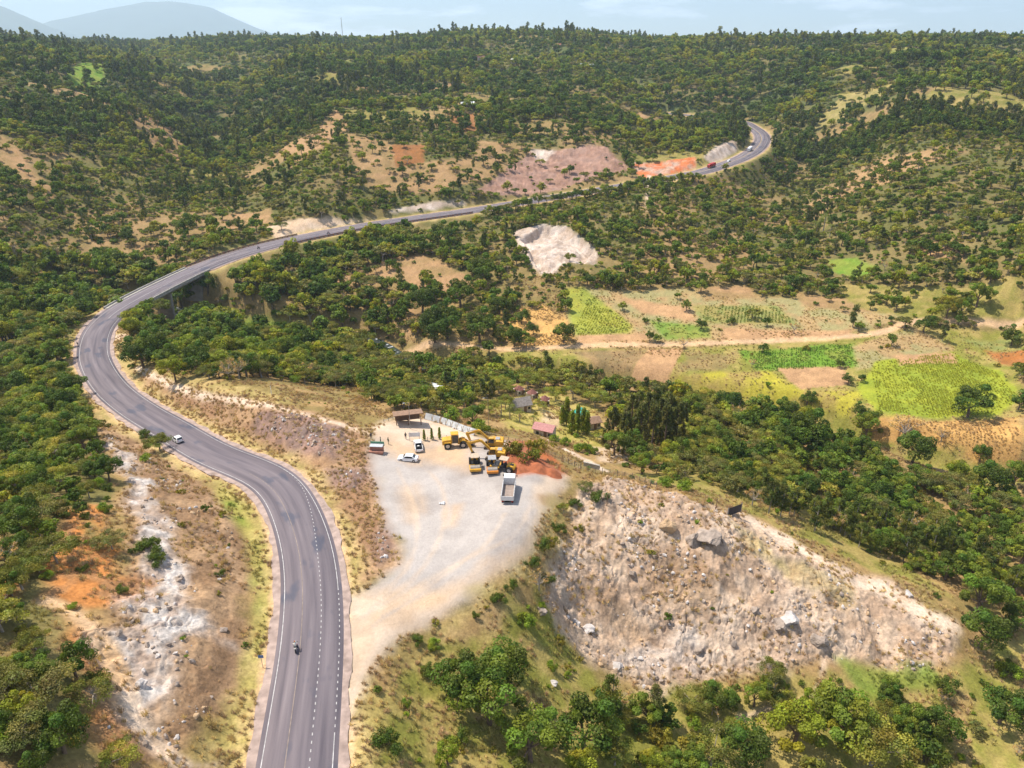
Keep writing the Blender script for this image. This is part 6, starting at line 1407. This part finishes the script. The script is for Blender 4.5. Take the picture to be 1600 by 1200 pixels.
# compound buildings
R_ = math.radians
hut('garden_hut', 'grey thatched hut on the lawn of the compound', 'hut', 813, 640, 5.4, 4.4, 2.2, 1.8, R_(20), 'thatch', posts=False)
for i, (px, py, lb) in enumerate(((851, 632, 'maroon-roofed round hut at the lawn edge of the compound'), (884, 648, 'maroon-roofed round hut beside the columnar trees'), (811, 616, 'maroon-roofed round hut behind the thatched hut'), (831, 622, 'brown-roofed round hut between thatched hut and lawn'), (678, 597, 'maroon-roofed hut above the white-roofed building'))):
    hut('round_hut', lb, 'hut', px, py, 2.8, 2.8, 2.0, 1.3, .3 * i, 'roofm', style='cone', over=.3)
hut('gatehouse', 'pink-roofed gatehouse beside the compound drive', 'building', 851, 680, 5.2, 3.4, 2.3, 1.1, R_(-24), 'roofp')
hut('long_house', 'brown-roofed house behind the teal canopy', 'house', 922, 668, 5.0, 3.6, 2.2, 1.0, R_(20), 'roofb')
s_ = thing('canopy_tent', 'teal canvas canopy between the columnar trees and the tall grove', 'tent'); at(s_, 908, 656, 15)
cv = MB(); ap = cv.b.verts.new((0, 0, 4.3)); rg = [cv.b.verts.new((2.3 * math.cos(a), 2.3 * math.sin(a), 2.7 - .25 * (k % 2))) for k, a in enumerate(np.linspace(0, 6.2832, 13)[:-1])]
for k in range(12): cv.b.faces.new((ap, rg[k], rg[(k + 1) % 12]))
cv.build('canvas', M_['teal'], s_); MB().cyl((0, 0, -.2), (0, 0, 4.2), .06, n=8).build('pole', M_['steelp'], s_)
hut('white_building', 'white-roofed low building among the trees beside the river', 'building', 672, 614, 7.5, 4.5, 2.2, .9, R_(-22), 'sheet')
hut('white_building', 'white-roofed small shed lower down beside the white-roofed low building', 'building', 697, 624, 3.5, 3.0, 2.0, .7, R_(-20), 'sheet')
# houses on the hills
for (px, py, w_, rm, lb) in ((146, 76, 14, 'farred', 'red-roofed house on the far ridge near the mountain foot'), (50, 84, 10, 'farred', 'small red-roofed house on the forested ridge'), (120, 93, 9, 'sheet', 'pale-roofed house on the forested ridge below the red roofs'), (611, 98, 12, 'farroof', 'long pale house half hidden in the far forest'), (753, 94, 11, 'roofp', 'pink-roofed house with garden on the far hill'),
    (793, 94, 10, 'farroof', 'white metal-roofed house beside the pink-roofed house'), (803, 99, 7, 'sheet', 'small white shed below the metal-roofed house'), (908, 106, 9, 'farroof', 'white metal-roofed house on the shoulder of the far hill'), (922, 107, 8, 'farroof', 'grey metal-roofed shed next to the house on the hill shoulder'), (726, 169, 6, 'sheet', 'small white-roofed shed above the red field'), (737, 168, 5, 'sheet', 'tiny white-roofed shed next to another above the red field'),
    (812, 132, 6, 'sheet', 'small white shed in the forest below the ridge houses'), (870, 74, 12, 'farred', 'red-roofed house under the skyline trees'), (1362, 92, 12, 'farred', 'red-earth coloured house on the far wooded ridge'), (325, 74, 9, 'farroof', 'grey metal-roofed house in the notch of the far hills')):
    hut('hill_house', lb, 'house', px, py, w_, w_ * .55, 3.2, 2.0, R_(random.uniform(-25, 25)), rm)
s_ = thing('radio_mast', 'thin lattice radio mast on the skyline', 'mast'); p = hit(537, 74); setat(s_, p); mm = MB(); Hm = 48
for k in range(3): a = k * 2.094; mm.cyl((.9 * math.cos(a), .9 * math.sin(a), -2), (.3 * math.cos(a), .3 * math.sin(a), Hm), .16, n=5)
mm.build('leg', M_['steelp'], s_)
br = MB()
for q in range(16):
    z0 = q * 3.; z1 = z0 + 3; w0 = .9 - .6 * z0 / Hm; w1 = .9 - .6 * z1 / Hm
    for k in range(3): a, b_ = k * 2.094, (k + 1) * 2.094; br.cyl((w0 * math.cos(a), w0 * math.sin(a), z0), (w1 * math.cos(b_), w1 * math.sin(b_), z1), .08, n=4)
br.build('bracing', M_['steelp'], s_)
# boulders
for i, (px, py, w_, m, h_, lb) in enumerate(((1042, 826, 26, 'rockt', 1.0, 'tan rounded boulder at the top of the outcrop'), (1080, 845, 26, 'rock', .95, 'grey boulder casting a long shadow beside the tan one'), (1110, 842, 44, 'rock', .42, 'broad grey rock cap with an overhang at the outcrop top'), (1232, 970, 30, 'rockw', .9, 'pale cracked boulder low on the outcrop'), (1218, 978, 22, 'rock', 1.0, 'dark cracked boulder touching the pale one'), (1281, 1004, 32, 'rock', .7, 'rounded grey boulder above the green patch'),
    (1092, 1018, 18, 'rock', .9, 'small dark boulder low on the outcrop face'), (1145, 1008, 12, 'rock', 1.2, 'small upright stone on the outcrop face'), (988, 898, 14, 'rock', 1.1, 'upright stone near the outcrop path'), (918, 982, 22, 'rockw', .7, 'pale slab on the outcrop edge beside the scrub'), (900, 975, 18, 'rockw', .7, 'smaller pale slab on the outcrop edge beside the scrub'), (962, 1040, 20, 'rockw', .7, 'pale rock at the outcrop foot'), (1180, 955, 16, 'rock', .9, 'grey stone midway up the outcrop'), (1420, 930, 18, 'rockw', .6, 'pale flat stone beside the outcrop track'),
    (865, 1068, 14, 'rockw', .7, 'pale stone in the grass below the lot'), (280, 905, 16, 'rock', .8, 'grey rock on the white streak of the roadside cutting'), (220, 1072, 24, 'rockw', .8, 'pale boulder beside the footpath on the cutting'), (285, 920, 14, 'rock', .7, 'smaller grey rock on the white streak of the cutting'), (350, 985, 14, 'rock', .7, 'brown rock near the grass verge'), (185, 990, 14, 'rock', .7, 'brown rock at the bend of the footpath'), (845, 955, 18, 'rock', .9, 'dark rock in the gully under the lot edge'), (1000, 1030, 12, 'rockw', .8, 'small pale rock near the outcrop foot'))):
    boulder(lb, px, py, w_, m, h_, seed=i)
# loose stones and tufts, uncountable
sc_col = bpy.data.collections.new('proto_stone'); proto_col['stone'] = sc_col
for k in range(3):
    b = bmesh.new(); bmesh.ops.create_icosphere(b, subdivisions=1, radius=.5)
    for v in b.verts: v.co *= random.uniform(.7, 1.15); v.co.z *= .7
    me = bpy.data.meshes.new('stone'); b.to_mesh(me); b.free(); me.materials.append(M_[('rock', 'rockw', 'rockt')[k]]); sc_col.objects.link(bpy.data.objects.new('stone_%d' % k, me))
gr_col = bpy.data.collections.new('proto_tuft'); proto_col['tuft'] = gr_col
for k, cc in enumerate(((.66, .49, .21), (.52, .44, .16), (.32, .36, .09), (.58, .40, .22), (.46, .46, .06), (.24, .38, .06), (.66, .44, .20))):
    r = np.random.default_rng(k); Vt, Ft = [], []
    for q in range(26):
        a = r.uniform(0, 6.283); ln = r.uniform(.35, .8); sp = r.uniform(.15, .55); bx, by = r.normal(0, .16, 2); w_ = .035
        tx, ty = bx + math.cos(a) * sp, by + math.sin(a) * sp; o_ = len(Vt); Vt += [(bx - math.sin(a) * w_, by + math.cos(a) * w_, -.08), (bx + math.sin(a) * w_, by - math.cos(a) * w_, -.08), ((bx + tx) / 2 + math.sin(a) * w_, (by + ty) / 2 - math.cos(a) * w_, ln * .7), (tx, ty, ln)]; Ft.append((o_, o_ + 1, o_ + 2, o_ + 3))
    gr_col.objects.link(bpy.data.objects.new('tuft_%d' % k, mesh_np('tuft', np.array(Vt), np.array(Ft), [mat('grass_%d' % k, cc, .9, spec=.05, rand=.3)])))
def scatter_ground(n_, rmin, rmax, accept):
    a = rng.uniform(math.radians(-50), math.radians(50), n_); r = np.sqrt(rng.uniform(rmin ** 2, rmax ** 2, n_)); x = np.sin(a) * r; y = np.cos(a) * r; z = hgrid(x, y)
    u, v_, d = project(np.c_[x, y, z]); fa = ((a - AZ[0]) / (AZ[-1] - AZ[0]) * (NA - 1)).round().astype(int).clip(0, NA - 1); fr = (np.log(r / R0) / LNR * (NR - 1)).round().astype(int).clip(0, NR - 1); gi = fa * NR + fr
    dD, dI = road_near(x, y)
    k = (u > -150) & (u < 1750) & (v_ < 1330) & (dD > road_hw[dI] + 1.0) & accept(gi, x, y); return np.c_[x, y, z + CAMZ][k], gi[k]
iw = CLS; lum = COLR.mean(1); green_ = COLR[:, 1] / (COLR[:, 0] + 1e-6); sat = COLR[:, 0] / (COLR[:, 2] + 1e-6)
P, gi = scatter_ground(420000, 45, 330, lambda g, x, y: ((CLS[g] == 0) | (CLS[g] == 3) | (((CLS[g] == 2) | (CLS[g] == 6)) & (rng.uniform(0, 1, len(g)) < .55))) & (VEG[g] < .6) & ((VEG[g] != 0) | (CLS[g] != 3)) & (sat[g] > 1.75) & (sat[g] < 9) & (rng.uniform(0, 1, len(g)) < sstep(.34, .56, fbm(x, y, 7, 3, 53)) * np.where(CLS[g] == 3, .12, .32)))
tv = np.where(green_[gi] > 1.0, 2, np.where(green_[gi] > .8, 1, np.where(rng.uniform(0, 1, len(gi)) < .5, 3, 0)))
ss = rng.uniform(.4, .95, len(P)); stuff_points('dry_grass', P, tv, np.c_[np.zeros((len(P), 2)), rng.uniform(0, 6.28, len(P))], np.c_[ss, ss, ss * rng.uniform(.7, 1.2, len(P))], 'tuft', 'tufts of dry and green grass on the slopes', 'grass')
P, gi = scatter_ground(160000, 45, 260, lambda g, x, y: (AMP[g] > .7) & (GRAD[g] < 300) & (CLS[g] != 1) & (rng.uniform(0, 1, len(g)) < sstep(.45, .7, fbm(x, y, 5, 3, 57)) * .6))
ss = rng.uniform(.1, 1, len(P)) ** 3 * 1.1 + .12; stuff_points('loose_stones', P, rng.integers(0, 3, len(P)), rng.uniform(0, 6.28, (len(P), 3)), np.c_[ss, ss * rng.uniform(.6, 1.2, len(P)), ss], 'stone', 'loose stones strewn over the outcrop and cuttings', 'stones')
print('tufts/stones', len(P))
# crops standing in rows in the fields
for nm, poly, vi_, sp_, lb in (('crop_rows', [(1338,604),(1368,566),(1490,549),(1562,580),(1597,622),(1560,648),(1450,653),(1365,648)], 4, (.9, .75), 'rows of yellow-green crop in the large field'), ('crop_rows', [(1155,548),(1335,536),(1345,574),(1180,580)], 5, (.9, .8), 'rows of bright green crop beside the dirt road'),
    ('maize_stalks', [(1365,655),(1460,658),(1592,652),(1592,732),(1530,718),(1460,702),(1368,692)], 6, (1.0, .6), 'rows of dry maize stalks in the tan field'), ('crop_rows', [(878,450),(912,450),(988,505),(988,522),(900,527)], 4, (1.1, .9), 'rows of yellow-green crop in the strip above the dirt road'), ('crop_rows', [(1080,478),(1215,478),(1245,507),(1100,505)], 2, (1.5, .8), 'rows of young green crop on the terrace'), ('crop_rows', [(355,500),(420,499),(468,512),(468,530),(430,526),(380,516)], 5, (1.1, .9), 'rows of green crop in the small field by the river')):
    pl = hits(poly)[:, :2]; x0, y0 = pl.min(0); x1, y1 = pl.max(0); gx, gy = np.meshgrid(np.arange(x0, x1, sp_[0]), np.arange(y0, y1, sp_[1])); gx = gx.ravel() + rng.normal(0, .12, gx.size); gy = gy.ravel() + rng.normal(0, .12, gy.size); gx, gy = gx + .35 * (gy - y0), gy
    k = (poly_sd(pl, gx, gy) < -1 + 3 * (fbm(gx, gy, 6, 3, 44) - .5)) & (rng.uniform(0, 1, len(gx)) < .45 + .55 * sstep(.35, .6, fbm(gx, gy, 9, 3, 45))); gx, gy = gx[k], gy[k]; ss = rng.uniform(.5, .9, len(gx))
    stuff_points(nm, np.c_[gx, gy, hgrid(gx, gy) + CAMZ], np.full(len(gx), vi_), np.c_[np.zeros((len(gx), 2)), rng.uniform(0, 6.28, len(gx))], np.c_[ss, ss, ss], 'tuft', lb, 'crop')
# ================================================================== HAZE
hm = bpy.data.materials.new('haze'); hm.use_nodes = True; t = hm.node_tree; t.nodes.clear()
pv = N(t, 'ShaderNodeVolumePrincipled'); pv.inputs['Color'].default_value = (.66, .83, 1.0, 1); pv.inputs['Density'].default_value = 0.8e-4; pv.inputs['Anisotropy'].default_value = .2
oo = N(t, 'ShaderNodeOutputMaterial'); t.links.new(pv.outputs[0], oo.inputs['Volume'])
hz = MB(); hz.box((0, 10000, (2 * CAMZ - 125 + 1150) / 2), (44000, 27500, 1275)); ho = hz.build('haze', hm); tag(ho, 'thin pale blue haze in the air over the valley', 'haze', kind='stuff')
